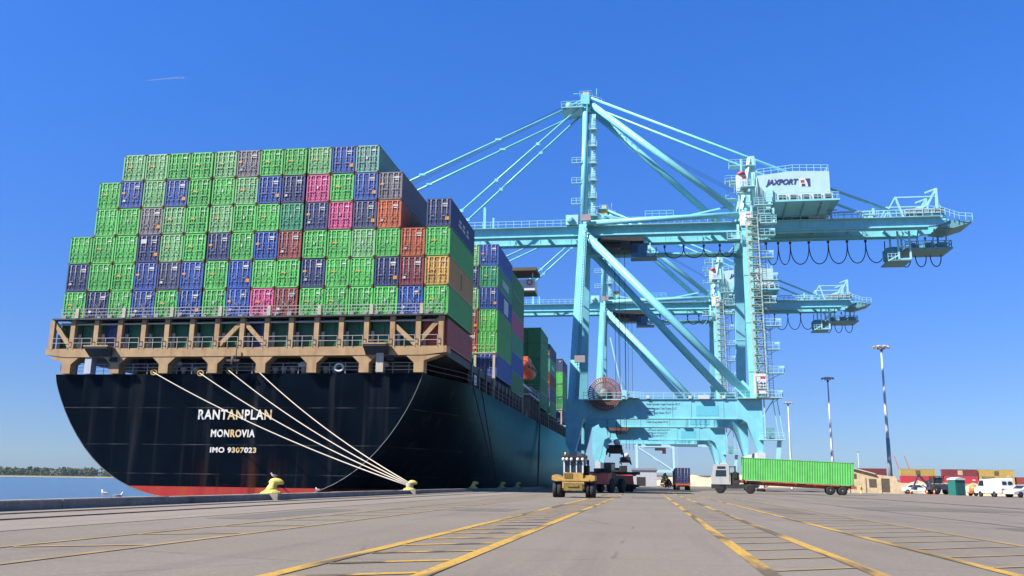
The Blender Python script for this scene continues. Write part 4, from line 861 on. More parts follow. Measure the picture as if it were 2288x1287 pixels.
# spreader hanging below the trolley of the near crane
sp = thing('container_spreader', (-5.9, 166, 6.6), 'dark brown container spreader hanging on ropes under the nearest crane', 'spreader')
mb = MB(); mb.box(-1.3, -3, 0, 1.3, 3, .45, 0); mb.box(-1.2, -6.1, -.2, 1.2, 6.1, .25, 0)
for x in (-1.2, 1.2):
    for y in (-6, 6): mb.bar((x, y, .1), (x*1.1, y, -.8), .25)
mb.build('frame', mat('rusty_brown_steel', (.09, .05, .03), .7, .2, var=.5, scale=2), sp)
mb = MB(); mb.box(-1.2, -2.2, .5, 1.2, 2.2, 1.1, 0); mb.lathe([(.1, -.15), (.55, -.13), (.55, .13), (.1, .15)], 16, (.3, -2, 1.6), 1, 'y'); mb.lathe([(.1, -.15), (.55, -.13), (.55, .13), (.1, .15)], 16, (.3, 2, 1.6), 1, 'y'); mb.box(-1.5, -2.4, .4, -1.1, -1.6, .9, 2); mb.box(-1.6, -2.4, -.3, -1.1, -1.4, .05, 2)
mb.build('headblock', [M_dkm, M_crw, M_white], sp)
sp2 = copy_tree(sp); sp2.location = (-5.9, 240.5, 6.6); sp2['label'] = 'spreader hanging under the second crane, farther along the quay'; sp['group'] = sp2['group'] = 'spreaders hanging under the cranes'
# ------------------------------------------------------------------ vehicles
M_tyre = mat('tyre', (.018, .018, .02), .85, var=.2); M_rim = mat('rim_grey', (.34, .35, .36), .45, .5, var=.15)
def wheel(par, x, y, r=.52, w=.32, name='wheel', both=True, rimm=None):
    o = MB().lathe([(r*.5, -w/2), (r*.92, -w/2), (r, -w*.36), (r, w*.36), (r*.92, w/2), (r*.5, w/2)], 24, (0, 0, 0), 0, 'y').build(name, M_tyre, par, (x, y, r))
    MB().lathe([(r*.16, -w*.52), (r*.2, -w*.44), (r*.4, -w*.40), (r*.52, -w*.5), (r*.56, -w*.5), (r*.56, w*.5), (r*.52, w*.5), (r*.4, w*.40), (r*.2, w*.44), (r*.16, w*.52)], 20, (0, 0, 0), 0, 'y').build('rim', rimm or M_rim, o)
    return o
def tractor(loc, rz, label, m_cab):
    t = thing('terminal_tractor', loc, label, 'truck', 'terminal tractors', rz)
    MB().box(-4.2, -.5, .62, .1, .5, .95).box(-4.3, -1.1, .75, -2.4, 1.1, 1.0).box(-.3, -1.2, .5, .55, 1.2, 1.0).prism([(-2.7, 1.0), (-4.3, 1.0), (-3.8, 1.28), (-2.9, 1.32)], 'y', -.45, .45).build('chassis', M_black, t)
    mb = MB(); mb.prism([(-1.3, .95), (.5, .95), (.55, 1.75), (.25, 3.05), (-1.2, 3.1), (-1.3, 2.9)], 'y', -.15, 1.25); mb.box(-1.1, -1.2, .95, .45, -.16, 1.65); cab = mb.build('cab', m_cab, t)
    for y0 in (1.252,): MB().prism([(-1.0, 1.78), (.1, 1.78), (.02, 2.45), (-1.0, 2.45)], 'y', y0, y0+.012).build('side_window', M_glass, cab); MB().box(-.95, y0, 2.58, -.1, y0+.012, 2.85).build('side_window', M_glass, cab)
    MB().prism([(.535, 1.8), (.37, 2.55), (.385, 2.55), (.55, 1.8)], 'y', -.02, 1.12).build('windscreen', M_glass, cab)
    MB().box(-1.34, -.05, 1.2, -1.305, 1.15, 2.9).build('rear_panel', M_grey, cab)
    mb = MB(); mb.bar((-1.9, .9, .95), (-1.9, .9, 2.9), .18); mb.box(-2.3, -.9, .95, -1.4, 1.0, 2.2); mb.box(-3.2, -1.15, .55, -.9, 1.2, .95); mb.bar((-1.9, .9, 2.8), (-1.3, .9, 2.8), .1); mb.box(-2.1, .7, 1.6, -1.7, 1.1, 2.3); mb.build('exhaust_stack', M_dkm, t)
    for y in (-.85, .85): MB().box(.5, y-.18, .7, .58, y+.18, .9).build('headlight', M_crw, t)
    for x, y in ((-.35, -1.02), (-.35, 1.02)): wheel(t, x, y, rimm=M_dkm)
    for y in (-1.05, -.72, .72, 1.05): wheel(t, -3.35, y, rimm=M_dkm)
    return t
def trailer(loc, rz, label, m_fr, tilt=0):
    t = thing('chassis_trailer', loc, label, 'trailer', 'container chassis', rz, 0, tilt)
    mb = MB()
    for y in (-.55, .55): mb.box(-1.7, y-.1, .78, 10.9, y+.1, 1.08); mb.box(-1.2, y-.07, .62, 8.8, y+.07, .79)
    for x in (-1.6, .6, 2.4, 4.4, 6.3, 8.0, 9.9): mb.box(x, -1.2, .86, x+.16, 1.2, 1.09)
    for y in (-1.24, 1.17): mb.box(-.2, y, .98, 3.4, y+.07, 1.1); mb.box(4.4, y, .98, 8.4, y+.07, 1.1)
    mb.box(-2.0, -1.2, .8, -1.55, 1.2, 1.1); mb.box(10.3, -1.2, .9, 10.6, 1.2, 1.1); mb.build('frame', m_fr, t)
    mb = MB()
    for y in (-.7, .7): mb.bar((7.9, y, .95), (7.9, y, .22), .13); mb.bar((7.9, y, .35), (7.0, y, .95), .08); mb.box(7.7, y-.15, .2, 8.1, y+.15, .26)
    mb.build('landing_gear', m_fr, t)
    for x in (-.55, .75):
        for y in (-1.02, -.68, .68, 1.02): wheel(t, x, y, .5, .3)
    for y in (-1, 1): MB().box(-2.03, y-.15, .72, -2.0, y+.15, .85).build('tail_light', M_redp, t)
    return t
M_chas = mat('chassis_orange', (.48, .10, .035), .55, var=.2, streak=.4, streak_col=(.2, .04, .02))
def onchassis(base, rz, col, label, tilt=0, group='containers on trailers', zoff=1.105):
    # base = ground point under the trailer's bogie, trailer points along +x rotated by rz
    M_ = Matrix.Rotation(rz, 4, 'Z') @ Matrix.Rotation(tilt, 4, 'Y')
    p = V(base)+M_ @ V((-1.75, 0, zoff))
    c = container(col, p, label, True, group, .9, bars=True, marks=False)
    c.rotation_euler = (M_ @ Matrix.Rotation(-math.pi/2, 4, 'Z')).to_euler(); return c
dirv = V((-.995, .1, 0)); rz_ = math.atan2(dirv.y, dirv.x); cen = V((16.75, 109.5, 0)); base = cen-dirv*4.35
tl = R(-2.5)
tr1 = trailer(base, rz_, 'orange skeletal trailer under the lime green container behind the white tractor', M_chas, tl)
onchassis(base, rz_, 'lime green', 'lime green container riding on the orange trailer of the white tractor', tl)
tt1 = tractor(cen+dirv*8.9, rz_, 'white cab tractor pulling the lime green container to the left', mat('cab_white', (.5, .5, .48), .45, var=.05, streak=.3, streak_col=(.3, .28, .25)))
tr2 = place(tr1, (5.65, 158, 0), math.pi/2, 'dark trailer carrying a navy container away from the camera'); tr2.rotation_euler = (0, 0, math.pi/2)
onchassis((5.65, 158, 0), math.pi/2, 'navy', 'navy container seen end on, on a trailer under the second crane')
tr3 = place(tr1, (-5.6, 164, 0), math.pi/2, 'trailer with a dark green container parked below the hanging spreader')
onchassis((-5.6, 164, 0), math.pi/2, 'forest green', 'dark green container on a trailer below the hanging spreader')
tt1.scale = (1.12, 1.1, 1.08)
tt2 = place(tt1, (-5.6, 175.5, 0), math.pi/2, 'tractor ahead of the dark green container below the hanging spreader')
tt3 = place(tt1, (5.65, 169.5, 0), math.pi/2, 'tractor ahead of the navy container under the second crane')
# yellow forklift truck in front
fk = thing('forklift_truck', (-4.95, 61.5, 0), 'worn yellow heavy forklift with twin tyres facing away in front of the hull', 'forklift', None, math.pi/2)
M_fy = mat('machine_yellow', (.55, .33, .08), .6, var=.18, scale=3, streak=.5, streak_col=(.2, .1, .04))
M_fyd = mat('machine_yellow_dull', (.25, .17, .035), .7, var=.3, scale=4)
mb = MB(); mb.prism([(-.9, .62), (-.62, .5), (1.7, .5), (1.7, 1.25), (-.85, 1.25)], 'y', -.72, .72); mb.box(-.9, -1.05, 1.08, 1.6, 1.05, 1.2); mb.prism([(.85, 1.05), (1.05, 1.05), (1.42, 1.12), (1.42, 1.42), (1.1, 1.5), (.7, 1.25)], 'x', -.8, 1.6)
mb.prism([(-.85, 1.05), (-1.05, 1.05), (-1.42, 1.12), (-1.42, 1.42), (-1.1, 1.5), (-.7, 1.25)], 'x', -.8, 1.6); mb.box(-.86, -.65, 1.2, 1.6, .65, 1.62); mb.box(-.7, -1.05, 1.2, 1.5, -.66, 1.45); mb.build('body', M_fy, fk)
mb = MB()
for k in range(5): mb.box(-.9, .05+k*.12, 1.24, -.84, .12+k*.12, 1.58)
mb.build('grille', M_fyd, fk)
mb = MB(); mb.box(-.95, -.62, .45, -.8, .62, .95); mb.box(-1.0, -.35, .7, -.93, .35, .82); mb.build('counterweight', M_fyd, fk)
mb = MB()
for x in (-.55, .75):
    for y in (-.62, .62): mb.bar((x, y, 1.6), (x, y, 2.6), .1)
for y in (-.2, .2): mb.bar((-.56, y, 1.6), (-.56, y, 2.58), .07)
cab = mb.build('cab', M_crw, fk); MB().box(-.53, -.58, 1.65, .7, .58, 2.55).build('window', M_glass, cab)
MB().box(-.75, -.85, 2.6, .9, .85, 2.72).build('roof', M_dkm, fk)
for y in (-.62, -.3, .12, .42, .66): MB().lathe([(.03, -.06), (.1, -.05), (.11, .03), (.05, .05)], 10, (-.72, y, 2.5), 0, 'x').build('work_light', M_white, fk)
MB().tube((-.4, .55, 2.72), (-.4, .55, 2.95), .06).build('beacon', M_yellow, fk)
mb = MB(); mb.bar((1.9, -.5, .4), (1.9, -.5, 2.9), .2, .25); mb.bar((1.9, .5, .4), (1.9, .5, 2.9), .2, .25); mb.box(1.8, -.6, 2.6, 2.0, .6, 2.75); mb.box(2.0, -1.1, .6, 2.15, 1.1, 1.3); mb.box(2.1, -.7, .35, 3.6, -.5, .45); mb.box(2.1, .5, .35, 3.6, .7, .45); mb.build('mast', M_dkm, fk)
mb = MB(); mb.path([(-.2, -.95, 1.5), (-.2, -.95, 2.2), (-.1, -.95, 2.45)], .07, 6); mb.box(.2, -1.0, 1.45, .9, -.66, 2.1); mb.build('air_cleaner', M_dkm, fk)
for y in (-1.22, -.88, .88, 1.22): wheel(fk, 1.15, y, .5, .3, rimm=M_fy)
for y in (-1.24, 1.24): wheel(fk, -.3, y, .5, .26, rimm=M_fyd)
for y in (-.93, .93): wheel(fk, -.3, y, .5, .26, rimm=M_fyd)
# orange yard machine and dark machines behind it in the shade
ym = thing('reach_stacker', (-4.5, 97.5, 0), 'orange and black reach stacker in the shade right behind the yellow forklift', 'reach stacker', 'reach stackers in the ship shadow', R(74))
MB().prism([(-2.8, .8), (2.6, .8), (2.8, 1.3), (1.5, 1.75), (-2.0, 2.0), (-2.9, 1.7)], 'y', -1.1, 1.1).build('body', M_dkm, ym)
MB().prism([(-3.2, .9), (-2.2, .8), (-1.6, 2.05), (-2.9, 1.9)], 'y', -1.25, 1.25).build('counterweight', mat('stacker_orange', (.6, .09, .03), .5, var=.15), ym)
MB().bar((-2.3, .3, 2.2), (3.4, .3, 2.35), .45, .5).bar((-.3, .3, 1.6), (.8, .3, 2.2), .25).build('boom_arm', M_dkm, ym)
mb = MB(); mb.box(-.9, -.85, 1.8, .6, -.1, 3.1); c_ = mb.build('cab', M_dkm, ym); MB().box(-.7, -.87, 2.2, .4, -.84, 2.95).build('window', M_glass, c_)
MB().box(3.2, -2.6, 1.9, 3.9, 3.2, 2.2).build('spreader_head', M_dkm, ym)
for x, y in ((-1.8, -1.15), (-1.8, 1.15), (1.7, -1.2), (1.7, 1.2)): wheel(ym, x, y, .75, .5, rimm=M_dkm)
place(ym, (-3.6, 114, 0), R(100), 'dark reach stacker in the ship shadow behind the orange one')['group'] = 'reach stackers in the ship shadow'
# ---- cars
def car(name, loc, rz, label, col, kind, group='cars parked in the yard'):
    t = thing(name, loc, label, 'van' if kind == 'van' else 'car', group, rz)
    m = mat('car_paint_'+name+'_'+str(col[0]), col, .3, var=.03)
    if kind == 'sedan': L_, prof, gl = 4.7, [(-2.3, .35), (2.3, .35), (2.35, .7), (1.15, .95), (.45, 1.42), (-1.0, 1.45), (-1.75, 1.02), (-2.35, .95)], [(.98, .97), (.4, 1.36), (-.95, 1.38), (-1.5, 1.02)]
    elif kind == 'suv': L_, prof, gl = 4.8, [(-2.35, .4), (2.3, .4), (2.35, .95), (1.2, 1.15), (.6, 1.75), (-2.0, 1.8), (-2.35, 1.2)], [(1.05, 1.18), (.55, 1.68), (-1.95, 1.72), (-2.15, 1.2)]
    else: L_, prof, gl = 5.4, [(-2.7, .4), (2.6, .4), (2.7, 1.0), (1.95, 1.25), (1.35, 2.05), (-2.6, 2.15), (-2.75, 1.0)], [(1.8, 1.28), (1.3, 1.92), (.55, 1.92), (.55, 1.25)]
    k = len(prof); mb = MB(); c_ = 0
    vs = []
    for y, s_ in ((-.88, .0), (-.8, .06), (.8, .06), (.88, .0)):
        for x, z in prof: vs.append((x, y*(1 if z < 1.05 else .86), z))
    mb.prism(prof, 'y', -.86, .86); body = mb.build('body', m, t)
    mod = body.modifiers.new('bevel', 'BEVEL'); mod.width = .09; mod.segments = 3; mod.limit_method = 'ANGLE'
    for y in (-.868, .856): MB().prism(gl, 'y', y, y+.012).build('side_window', M_glass, body)
    if kind == 'van':
        MB().box(-2.73, .1, 1.4, -2.71, .6, 1.8).box(-2.73, -.6, 1.4, -2.71, -.1, 1.8).build('rear_window', M_glass, body)
    f = [(prof[3][0]-.05, prof[3][1]+.05), (prof[4][0]+.06, prof[4][1]-.05)]
    MB().prism([(f[0][0], f[0][1]), (f[1][0], f[1][1]), (f[1][0]+.03, f[1][1]+.01), (f[0][0]+.03, f[0][1]+.01)], 'y', -.7, .7).build('windscreen', M_glass, body)
    for y in (-.6, .6):
        MB().box(prof[1][0]+.02, y-.18, .62, prof[1][0]+.07, y+.18, .78).build('headlight', M_crw, t); MB().box(prof[0][0]-.07, y-.13, .75, prof[0][0]-.02, y+.13, .95).build('tail_light', M_redp, t)
    for x in (-1.4, 1.4):
        for y in (-.78, .78): wheel(t, x, y, .34, .22)
    return t
car('utility_vehicle', (43.4, 176, 0), R(200), 'dark navy off road car beside the tall near lamp mast', (.015, .02, .045), 'suv')
car('sedan', (41.2, 150, 0), R(-28), 'silver white sedan parked left of the dark machinery', (.62, .64, .65), 'sedan')
car('panel_van', (40.6, 117, 0), R(103), 'white panel van with square back near the right edge', (.82, .82, .82), 'van')
car('hatchback', (43.0, 114, 0), R(200), 'white car cut by the right edge beside the panel van', (.8, .8, .8), 'sedan')
car('pickup', (-4.2, 175, 0), R(10), 'purple red car in the shade under the second crane', (.12, .03, .06), 'sedan')
car('minivan', (23.5, 330, 0), R(95), 'small white vehicle far off between the crane legs', (.7, .7, .7), 'van')
# portable toilet, mixer, loaders
pt = thing('portable_toilet', (41.3, 132.5, 0), 'green portable toilet with white roof beside the orange mixer', 'toilet', None, R(20))
MB().box(-.75, -.75, 0, .75, .75, 2.05).build('cabin', mat('toilet_green', (.02, .17, .14), .5, var=.1), pt)
MB().prism([(-.85, 2.05), (.85, 2.05), (.7, 2.25), (0, 2.4), (-.7, 2.25)], 'y', -.85, .85).build('roof', M_white, pt); MB().box(-.5, -.77, .15, .4, -.752, 1.95).build('door', mat('toilet_green_dark', (.015, .13, .11), .5), pt)
cmx = thing('concrete_mixer', (41.3, 126, 0), 'small orange towable mixer to the right of the green toilet', 'mixer', None, R(15))
MB().lathe([(.25, -.5), (.55, -.2), (.6, .2), (.3, .6), (.25, .65)], 14, (0, 0, .85), 0, 'x').build('drum', mat('mixer_orange', (.7, .22, .05), .5, var=.1), cmx); MB().box(-.6, -.5, .35, .5, .5, .5).bar((.4, 0, .42), (1.5, 0, .35), .1).build('frame', mat('mixer_frame', (.5, .16, .04), .5), cmx)
for y in (-.55, .55): wheel(cmx, -.1, y, .3, .16)
def loader(loc, rz, label, col):
    t = thing('backhoe_loader', loc, label, 'loader', 'construction loaders in the yard', rz); m = mat('loader_paint_%.2f' % col[0], col, .55, var=.2)
    MB().prism([(-1.6, .7), (2.0, .7), (2.0, 1.4), (.6, 1.55), (-1.6, 1.5)], 'y', -.6, .6).build('body', m, t)
    mb = MB()
    for x in (-1.0, .5):
        for y in (-.6, .6): mb.bar((x, y, 1.5), (x, y, 2.6), .1)
    mb.box(-1.1, -.7, 2.6, .6, .7, 2.7); c_ = mb.build('cab', M_dkm, t); MB().box(-.9, -.55, 1.6, .4, .55, 2.5).build('window', M_glass, c_)
    MB().bar((-1.6, 0, 1.3), (-3.0, 0, 2.9), .25).bar((-3.0, 0, 2.9), (-3.8, 0, 1.2), .2).prism([(-4.1, .7), (-3.5, .6), (-3.4, 1.3), (-3.9, 1.3)], 'y', -.4, .4).build('digging_arm', m, t)
    MB().bar((1.2, -.5, 1.3), (3.0, -.5, .8), .15).bar((1.2, .5, 1.3), (3.0, .5, .8), .15).prism([(2.9, .3), (3.8, .25), (3.1, 1.0)], 'y', -1.1, 1.1).build('bucket', M_dkm, t)
    for x, r in ((-.9, .7), (1.4, .5)):
        for y in (-.8, .8): wheel(t, x, y, r, .4)
    return t
ld1 = loader((43.0, 146, 0), R(10), 'dark blue and ochre loader between the silver sedan and the sand heap', (.06, .06, .10))
ld2 = loader((50.5, 148, 0), R(160), 'tan backhoe loader left of the white panel van', (.5, .36, .2))
hyd = thing('fire_hydrant', (29.6, 136, 0), 'small yellow pole and hydrant beyond the trailer wheels', 'hydrant')
MB().lathe([(.2, 0), (.2, .1), (.14, .12), (.14, .8), (.18, .82), (.16, 1.0), (.05, 1.1)], 12).build('barrel', M_yellow, hyd); MB().tube((-.28, 0, .65), (.28, 0, .65), .07).build('nozzle', M_yellow, hyd)

def cone(loc, label, first=None):
    if first: return place(first, loc, 0, label)
    t = thing('traffic_cone', loc, label, 'cone', 'orange traffic cones in the yard')
    MB().lathe([(.17, .03), (.03, .72)], 12).box(-.2, -.2, 0, .2, .2, .03).build('body', mat('cone_orange', (.75, .2, .04), .6), t); MB().lathe([(.118, .32), (.085, .48)], 12).build('band', M_white, t); return t
k0 = cone((39.0, 138, 0), 'orange traffic cone nearest to the loader in the yard')
cone((40.4, 139.5, 0), 'orange traffic cone between the loader and the rubble heap', k0); cone((37.6, 141, 0), 'orange traffic cone left of the loader in the yard', k0)
# ------------------------------------------------------------------ yard: lamps, box stacks, sand, building, far crane
M_lamp = mat('lamp_pole_steel', (.62, .66, .68), .5, 0, var=.12, scale=.5); M_poleshade = mat('lamp_pole_shade', (.34, .38, .43), .5, 0, var=.2)
def lamp(loc, label, h=29.2):
    t = thing('lamp_mast', loc, label, 'lamp post', 'tall yard lamp masts')
    MB().path([(0, 0, 0), (0, 0, .15), (0, 0, h*.05), (0, 0, h*.5), (0, 0, h-1.2)], [.5, .42, .40, .27, .16], 12).build('pole', M_lamp, t)
    MB().path([(0, 0, h*.06), (0, 0, h*.36)], [.43, .345], 12).build('lower_pole_shade', M_poleshade, t)  # darker skin puts the crane's cast shadow into the lower pole's colour
    MB().lathe([(.2, h-1.4), (.3, h-1.3), (.3, h-.9), (.15, h-.8)], 12).build('collar', M_dkm, t)
    mb = MB()
    mb.path([(1.3*math.cos(k*.3927), 1.3*math.sin(k*.3927), h-.45) for k in range(17)], .06, 5)
    for k in range(4): a = k*.785; mb.path([(1.3*math.cos(a), 1.3*math.sin(a), h-.45), (-1.3*math.cos(a), -1.3*math.sin(a), h-.45)], .05, 4)
    mb.tube((0, 0, h-1), (0, 0, h), .1); mb.build('light_ring', M_grey, t)
    for k in range(8):
        a = k*.785+.2; x, y = 1.45*math.cos(a), 1.45*math.sin(a)
        MB().bar((x*.85, y*.85, h-.3), (x*1.15, y*1.15, h-.62), .55, .28).build('floodlight', mat('lamp_housing', (.52, .44, .36), .5, var=.1), t)
    return t
lp = lamp((47.1, 190, 0), 'tallest and nearest lamp mast on the right, its lower pole dark')
for y, lab in ((246, 'middle sized lamp mast behind the lime green container on the trailer'), (320, 'lamp mast just right of the nearest crane, third in the row'), (760, 'tiny far lamp mast to the left of the nearest mast')):
    place(lp, (47.0 if y < 300 else 47.6 if y < 700 else 165, y, 0), 0, lab)
YB = 362
def yard(col, x, z, label): return container(col, (x+6.1, YB, z), label, False, 'containers stacked in the yard', .9, rz=0)
def yardbox(col, x, tier, label, lg=None):
    c = container(col, (x+12.2, YB, tier*2.62), label, False, 'containers stacked in the yard', .9); c.rotation_euler = (0, 0, math.pi/2)
    if lg:
        m, w, h, off = lg; link('marking', MB().box(-1.246, 6.1+off-w/2, 1.45-h/2, -1.2, 6.1+off+w/2, 1.45+h/2).mesh('marking', m), c) if False else link('marking', MB().box(-1.25, 6.1+off-w/2, 1.45-h/2, -1.21, 6.1+off+w/2, 1.45+h/2).box(1.21, 6.1+off-w/2, 1.45-h/2, 1.25, 6.1+off+w/2, 1.45+h/2).mesh('marking', m), c)
    return c
M_ring = mat('dark_ring_logo', (.16, .12, .05), .5, var=.1); M_ringb = mat('beige_ring_logo', (.66, .47, .28), .5, var=.1)
A1, A2 = (M_ring, 1.5, 1.7, 0), (M_ringb, 1.7, 1.9, 0); A3 = (M_white, 1.0, .5, -4.6)
for col, x, tier, lab, lg in (('tan yellow', 93.2, 2, 'tan yellow yard container with dark emblem, top of stack beside near lamp mast', A1), ('bright red', 93.2, 1, 'bright red yard container under the tan yellow one right of the near lamp mast', A3), ('maroon', 93.2, 0, 'maroon yard container at the bottom right of the near lamp mast', None),
        ('maroon', 108, 2, 'maroon yard container with beige emblem on top of the middle stack', A2), ('bright red', 108, 1, 'bright red yard container under the maroon one with beige emblem', A3), ('tan yellow', 108, 0, 'bottom container of the middle yard stack behind the green toilet', None),
        ('tan yellow', 120.6, 2, 'tan yellow yard container on top of the rightmost all yellow stack', A1), ('tan yellow', 120.6, 1, 'tan yellow yard container in the middle of the all yellow stack', A1), ('tan yellow', 120.6, 0, 'tan yellow yard container at the bottom of the all yellow stack', None),
        ('brick red', 133.4, 1, 'brick red yard container at the right edge, upper of two', (M_ringb, 1.4, 1.4, -2)), ('bright red', 133.4, 0, 'red yard container at the right edge, lower of two', None),
        ('maroon', 76, 2, 'maroon yard container behind the sand coloured building', None), ('brick red', 76, 1, 'brick red yard container low behind the sand coloured building', None), ('maroon', 76, 0, 'lowest yard container behind the sand coloured building', None)):
    yardbox(col, x, tier, lab, lg)
M_sandb = mat('sandstone_wall', (.60, .46, .28), .85, var=.2, scale=1.2, streak=.3, streak_col=(.4, .28, .16)); M_sandp = mat('sand_heap', (.56, .44, .28), .95, var=.25, scale=1.5, bump=.6)
bd = thing('shed', (35.0, 152, 0), 'sand coloured low building with sloping roof line behind the trailer', 'building', None, R(-8))
MB().prism([(-4.6, 0), (5.3, 0), (5.3, 1.6), (3.6, 1.7), (3.4, 2.6), (.4, 2.9), (-4.6, 4.3)], 'y', 0, 5).build('wall', M_sandb, bd)
MB().prism([(-4.9, 4.32), (.4, 2.92), (.4, 3.06), (-4.9, 4.5)], 'y', -.4, 5.3).build('roof', mat('pale_roof', (.62, .52, .38), .8, var=.1), bd)
for x0, x1, z0, z1 in ((-3.0, -2.4, 2.2, 3.0), (-.6, .5, .9, 2.2), (1.3, 2.4, .2, 2.3)): MB().box(x0, -.03, z0, x1, .02, z1).build('opening', mat('dark_opening', (.1, .075, .05), .8), bd)
for x in (-3.8, -1.4, .9): MB().box(x, -.12, 0, x+.3, -.005, 2.4).build('buttress', M_sandb, bd)
def heap(loc, rx, ry, h, label):
    mb = MB(); nr, ns = 8, 28; vs = []; fs = []
    for i in range(nr+1):
        f = i/nr
        for j in range(ns):
            a = 2*math.pi*j/ns; k = 1+.16*math.sin(a*3+rx)+.12*math.sin(a*5+h*3)+rnd.uniform(-.05, .05)
            vs.append((rx*f*k*math.cos(a), ry*f*k*math.sin(a), h*max(0, (1-f**1.25))*(1+rnd.uniform(-.08, .08))-(.05 if i == nr else 0)))
    fs = [(i*ns+j, (i+1)*ns+j, (i+1)*ns+(j+1) % ns, i*ns+(j+1) % ns) for i in range(nr) for j in range(ns)]
    mb.add(vs, fs, 0, False); o = mb.build('sand_heap', M_sandp, None, loc); return tag(o, label, 'sand heap', 'heaps of sand and rubble in the yard')
heap((46.2, 168, 0), 4.5, 3, 2.1, 'pale sand heap at the foot of the near lamp mast')
heap((51.0, 175, 0), 5, 3.5, 2.6, 'pale sand heap between the lamp mast and the silver sedan')
heap((45.9, 140, 0), 2.6, 2.2, 1.7, 'light rubble heap left of the green toilet')
heap((50.5, 138, 0), 4.5, 3, 1.5, 'flat sandy heap left of the white panel van')
heap((47.0, 133, 0), 3.5, 2.4, 1.0, 'low sandy heap right of the orange mixer')
heap((38.6, 158, 0), 3.5, 2.6, 1.5, 'sandy rubble heap at the right end of the sand coloured building')
for i, (x, y, rx, h) in enumerate(((25, 560, 30, 6.5), (52, 590, 34, 7.5), (80, 600, 30, 6))): heap((x, y, 0), rx, 14, h, ('far tan sand mound left of the second crane base', 'far tan sand mound right of the navy container', 'far tan sand mound behind the white tractor cab')[i])
# bushes by the far quay
def bush(loc, h, w, label, tree=False):
    t = thing('tree' if tree else 'shrub', loc, label, 'tree' if tree else 'shrub', 'dark shrubs by the far quay')
    mb = MB(); mb.tube((0, 0, 0), (0, 0, h*.6), .18, .07, 6); 
    for k in range(4): a = k*1.6; mb.tube((0, 0, h*.25), (w*.4*math.cos(a), w*.4*math.sin(a), h*.6), .08, .03, 5)
    mb.build('trunk', mat('bark', (.09, .065, .045), .9, var=.3), t)
    mb = MB()
    for k in range(420):
        a = rnd.uniform(0, 6.283); e = rnd.random(); rr = w*.5*(1-e)**.7*rnd.uniform(.35, 1)+.1; p = V((rr*math.cos(a), rr*math.sin(a), h*(.1+.9*e))); s_ = rnd.uniform(.14, .34)
        u = V((rnd.gauss(0, 1), rnd.gauss(0, 1), rnd.gauss(0, 1))).normalized(); v = u.cross(V((rnd.gauss(0, 1), rnd.gauss(0, 1), 1))).normalized()
        mb.add([p-u*s_, p-v*s_*.6, p+u*s_, p+v*s_*.6], [(0, 1, 2, 3)])
    mb.build('crown', mat('shrub_leaf', (.045, .085, .03), .8, var=.4), t); return t
bush((4.5, 260, 0), 3.9, 3.4, 'dark green pointed shrub left of the navy container')
bush((5.6, 270, 0), 2.4, 3, 'low dark shrub right beside the navy container on its left')
# far crane with its boom raised
def far_crane(loc, label):
    t = thing('gantry_crane', loc, label, 'crane', 'aqua ship to shore cranes on the quay'); P = lambda nm, mb, m=M_fc: mb.build(nm, m, t)
    for x in (-15, 15):
        for y in (-9, 9):
            mb = MB(); mb.bar((x, y, 0), (x, y*.7, 40), 1.9, 1.9); P('leg', mb)
    for y in (-9, 9): P('portal_beam', MB().box(-16, y-.9, 13, 16, y+.9, 16)); P('diagonal_brace', MB().bar((-14, y*.7, 39), (14, y, 16), 1.3)); P('top_tie', MB().bar((-15, y*.7, 39.5), (15, y*.7, 39.5), 1.4))
    P('boom_girder', MB().box(-17, -3.5, 40, 44, -2.3, 42.4).box(-17, 2.3, 40, 44, 3.5, 42.4).box(-17, -2.3, 41, -16, 2.3, 42).box(43, -2.3, 41, 44, 2.3, 42))
    P('machinery_house', MB().box(12, -5.5, 43.2, 32, 5.5, 50), M_crw); P('equipment_room', MB().box(-9, -5, 43, 3, 5, 48), M_grey); P('boom_railing', MB().rail([(-16, -3.6, 42.4), (44, -3.6, 42.4)], 2.0, 3, .15), M_crw); P('trolley', MB().box(0, -4, 36, 9, 4, 39.9), M_dkm); P('operator_cab', MB().box(6, -4, 32.5, 9, -1, 35.9), M_redp)
    P('mast', MB().bar((-15, -5.5, 40), (-12, -1, 68), 1.2).bar((-15, 5.5, 40), (-12, 1, 68), 1.2).bar((14, -5.5, 42), (-12, -1, 68), .9).bar((14, 5.5, 42), (-12, 1, 68), .9))
    mb = MB(); a, b = V((-17, 0, 42)), V((-36, 0, 155))
    for y in (-3, 3): mb.bar(a+V((0, y, 0)), b+V((0, y, 0)), 1.1, 1.8)
    for k in range(12): p = a.lerp(b, k/12); mb.bar(p+V((0, -3, 0)), a.lerp(b, (k+1)/12)+V((0, 3, 0)), .4)
    mb.bar((-12, 0, 68), (-30, 0, 118), .3); mb.bar((-12, 0, 68), (-26, 0, 74), .3); P('raised_boom', mb)
    mb = MB()
    for k in range(14): z = 2+k*2.7; mb.box(15.8, -9.5, z, 18, -7.5, z+.15); mb.bar((15.9, -9, z), (17.8, -9, z+2.7), .4, .15)
    for x in (15.8, 18): mb.bar((x, -9.4, 1), (x, -9.4, 40), .2)
    P('stair_tower', mb)
    return t
M_fc = mat('haze_pale_aqua_paint', (.44, .66, .68), .5, var=.06)  # aqua made paler, distance haze put into the far crane's colour
fc = far_crane((4.2, 600, 0), 'far pale aqua crane with raised boom, seen through the legs of the nearer cranes'); fc.scale = (.78, .78, .62)
M_prd = mat('pale_red_crane', (.55, .22, .22), .6)
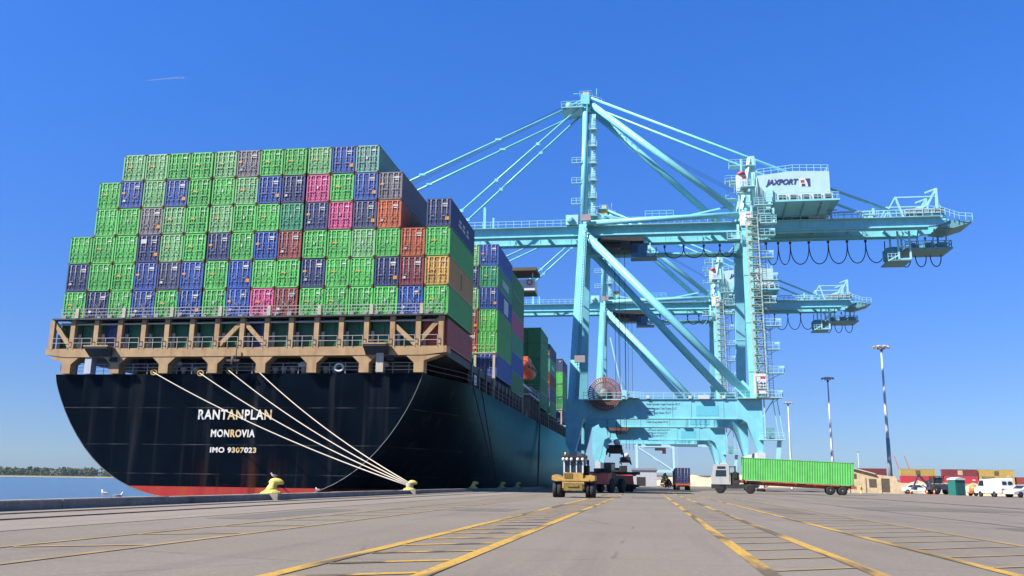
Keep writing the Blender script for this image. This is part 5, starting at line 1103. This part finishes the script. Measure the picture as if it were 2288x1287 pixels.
for x, y, lab in ((235, 930, 'left one of two distant red crane booms on the skyline'), (244.5, 930, 'right one of two distant red crane booms on the skyline')):
    t = thing('luffing_crane', (x+7, y, 0), lab, 'crane', 'distant red crane booms'); MB().bar((0, 0, 0), (-1.5, 0, 12), 1.6).box(-3, -2, 9, 4, 2, 13).build('tower', M_prd, t); MB().bar((-1, 0, 12), (-7, 0, 31), .9).build('boom', M_prd, t)
# distant low buildings closing the skyline
M_far = mat('far_pale_wall', (.5, .5, .5), .8, var=.1); M_fart = mat('far_tan_wall', (.5, .42, .33), .8, var=.1)
for x, y, w, h, m, lab in ((30, 900, 60, 9, M_fart, 'long tan far building behind the second crane'), (-2, 420, 11, 7, M_far, 'white far building beyond the purple red car'), (150, 1100, 160, 8, M_far, 'long pale far building behind the yard stacks'), (330, 1200, 200, 9, M_fart, 'long tan far building at the right edge')):
    t = thing('warehouse', (x, y, 0), lab, 'building', 'far low buildings'); MB().box(-w/2, 0, 0, w/2, 20, h).build('wall', m, t); MB().prism([(-w/2-.5, h+.001), (w/2+.5, h+.001), (w/2, h+.9), (-w/2, h+.9)], 'y', -.5, 20.5).build('roof', M_grey, t)
    for k in range(int(w/8)): MB().box(-w/2+2+k*8, -.06, 0, -w/2+6+k*8, -.01, 4).build('door', M_dkm, t)
# contrail high in the sky
a, b = V((-4440, 7000, 3517)), V((-4150, 7132, 3596)); M_vap = mat('vapour_white', (1, 1, 1), 1, var=.3, scale=.05); M_vap.node_tree.nodes['Principled BSDF'].inputs['Alpha'].default_value = .28
c = MB().path([a, a.lerp(b, .3), a.lerp(b, .8), b], [1, 4, 6, 7], 6).build('contrail', M_vap)
tag(c, 'short thin white vapour trail high in the clear sky', 'contrail', kind='stuff')

# ------------------------------------------------------------------ thin haze over the river and the yard
hz = MB().box(-4600, -70, -15, 3600, 3700, 112)
m = bpy.data.materials.new('haze_air'); m.use_nodes = True; n = m.node_tree; n.nodes.remove(n.nodes['Principled BSDF'])
v = n.nodes.new('ShaderNodeVolumePrincipled'); v.inputs['Color'].default_value = (.72, .86, 1, 1); v.inputs['Density'].default_value = .00003; v.inputs['Anisotropy'].default_value = .1
n.links.new(v.outputs[0], n.nodes['Material Output'].inputs['Volume'])
tag(hz.build('haze', m), 'thin pale haze over the river and yard', 'haze', kind='stuff')
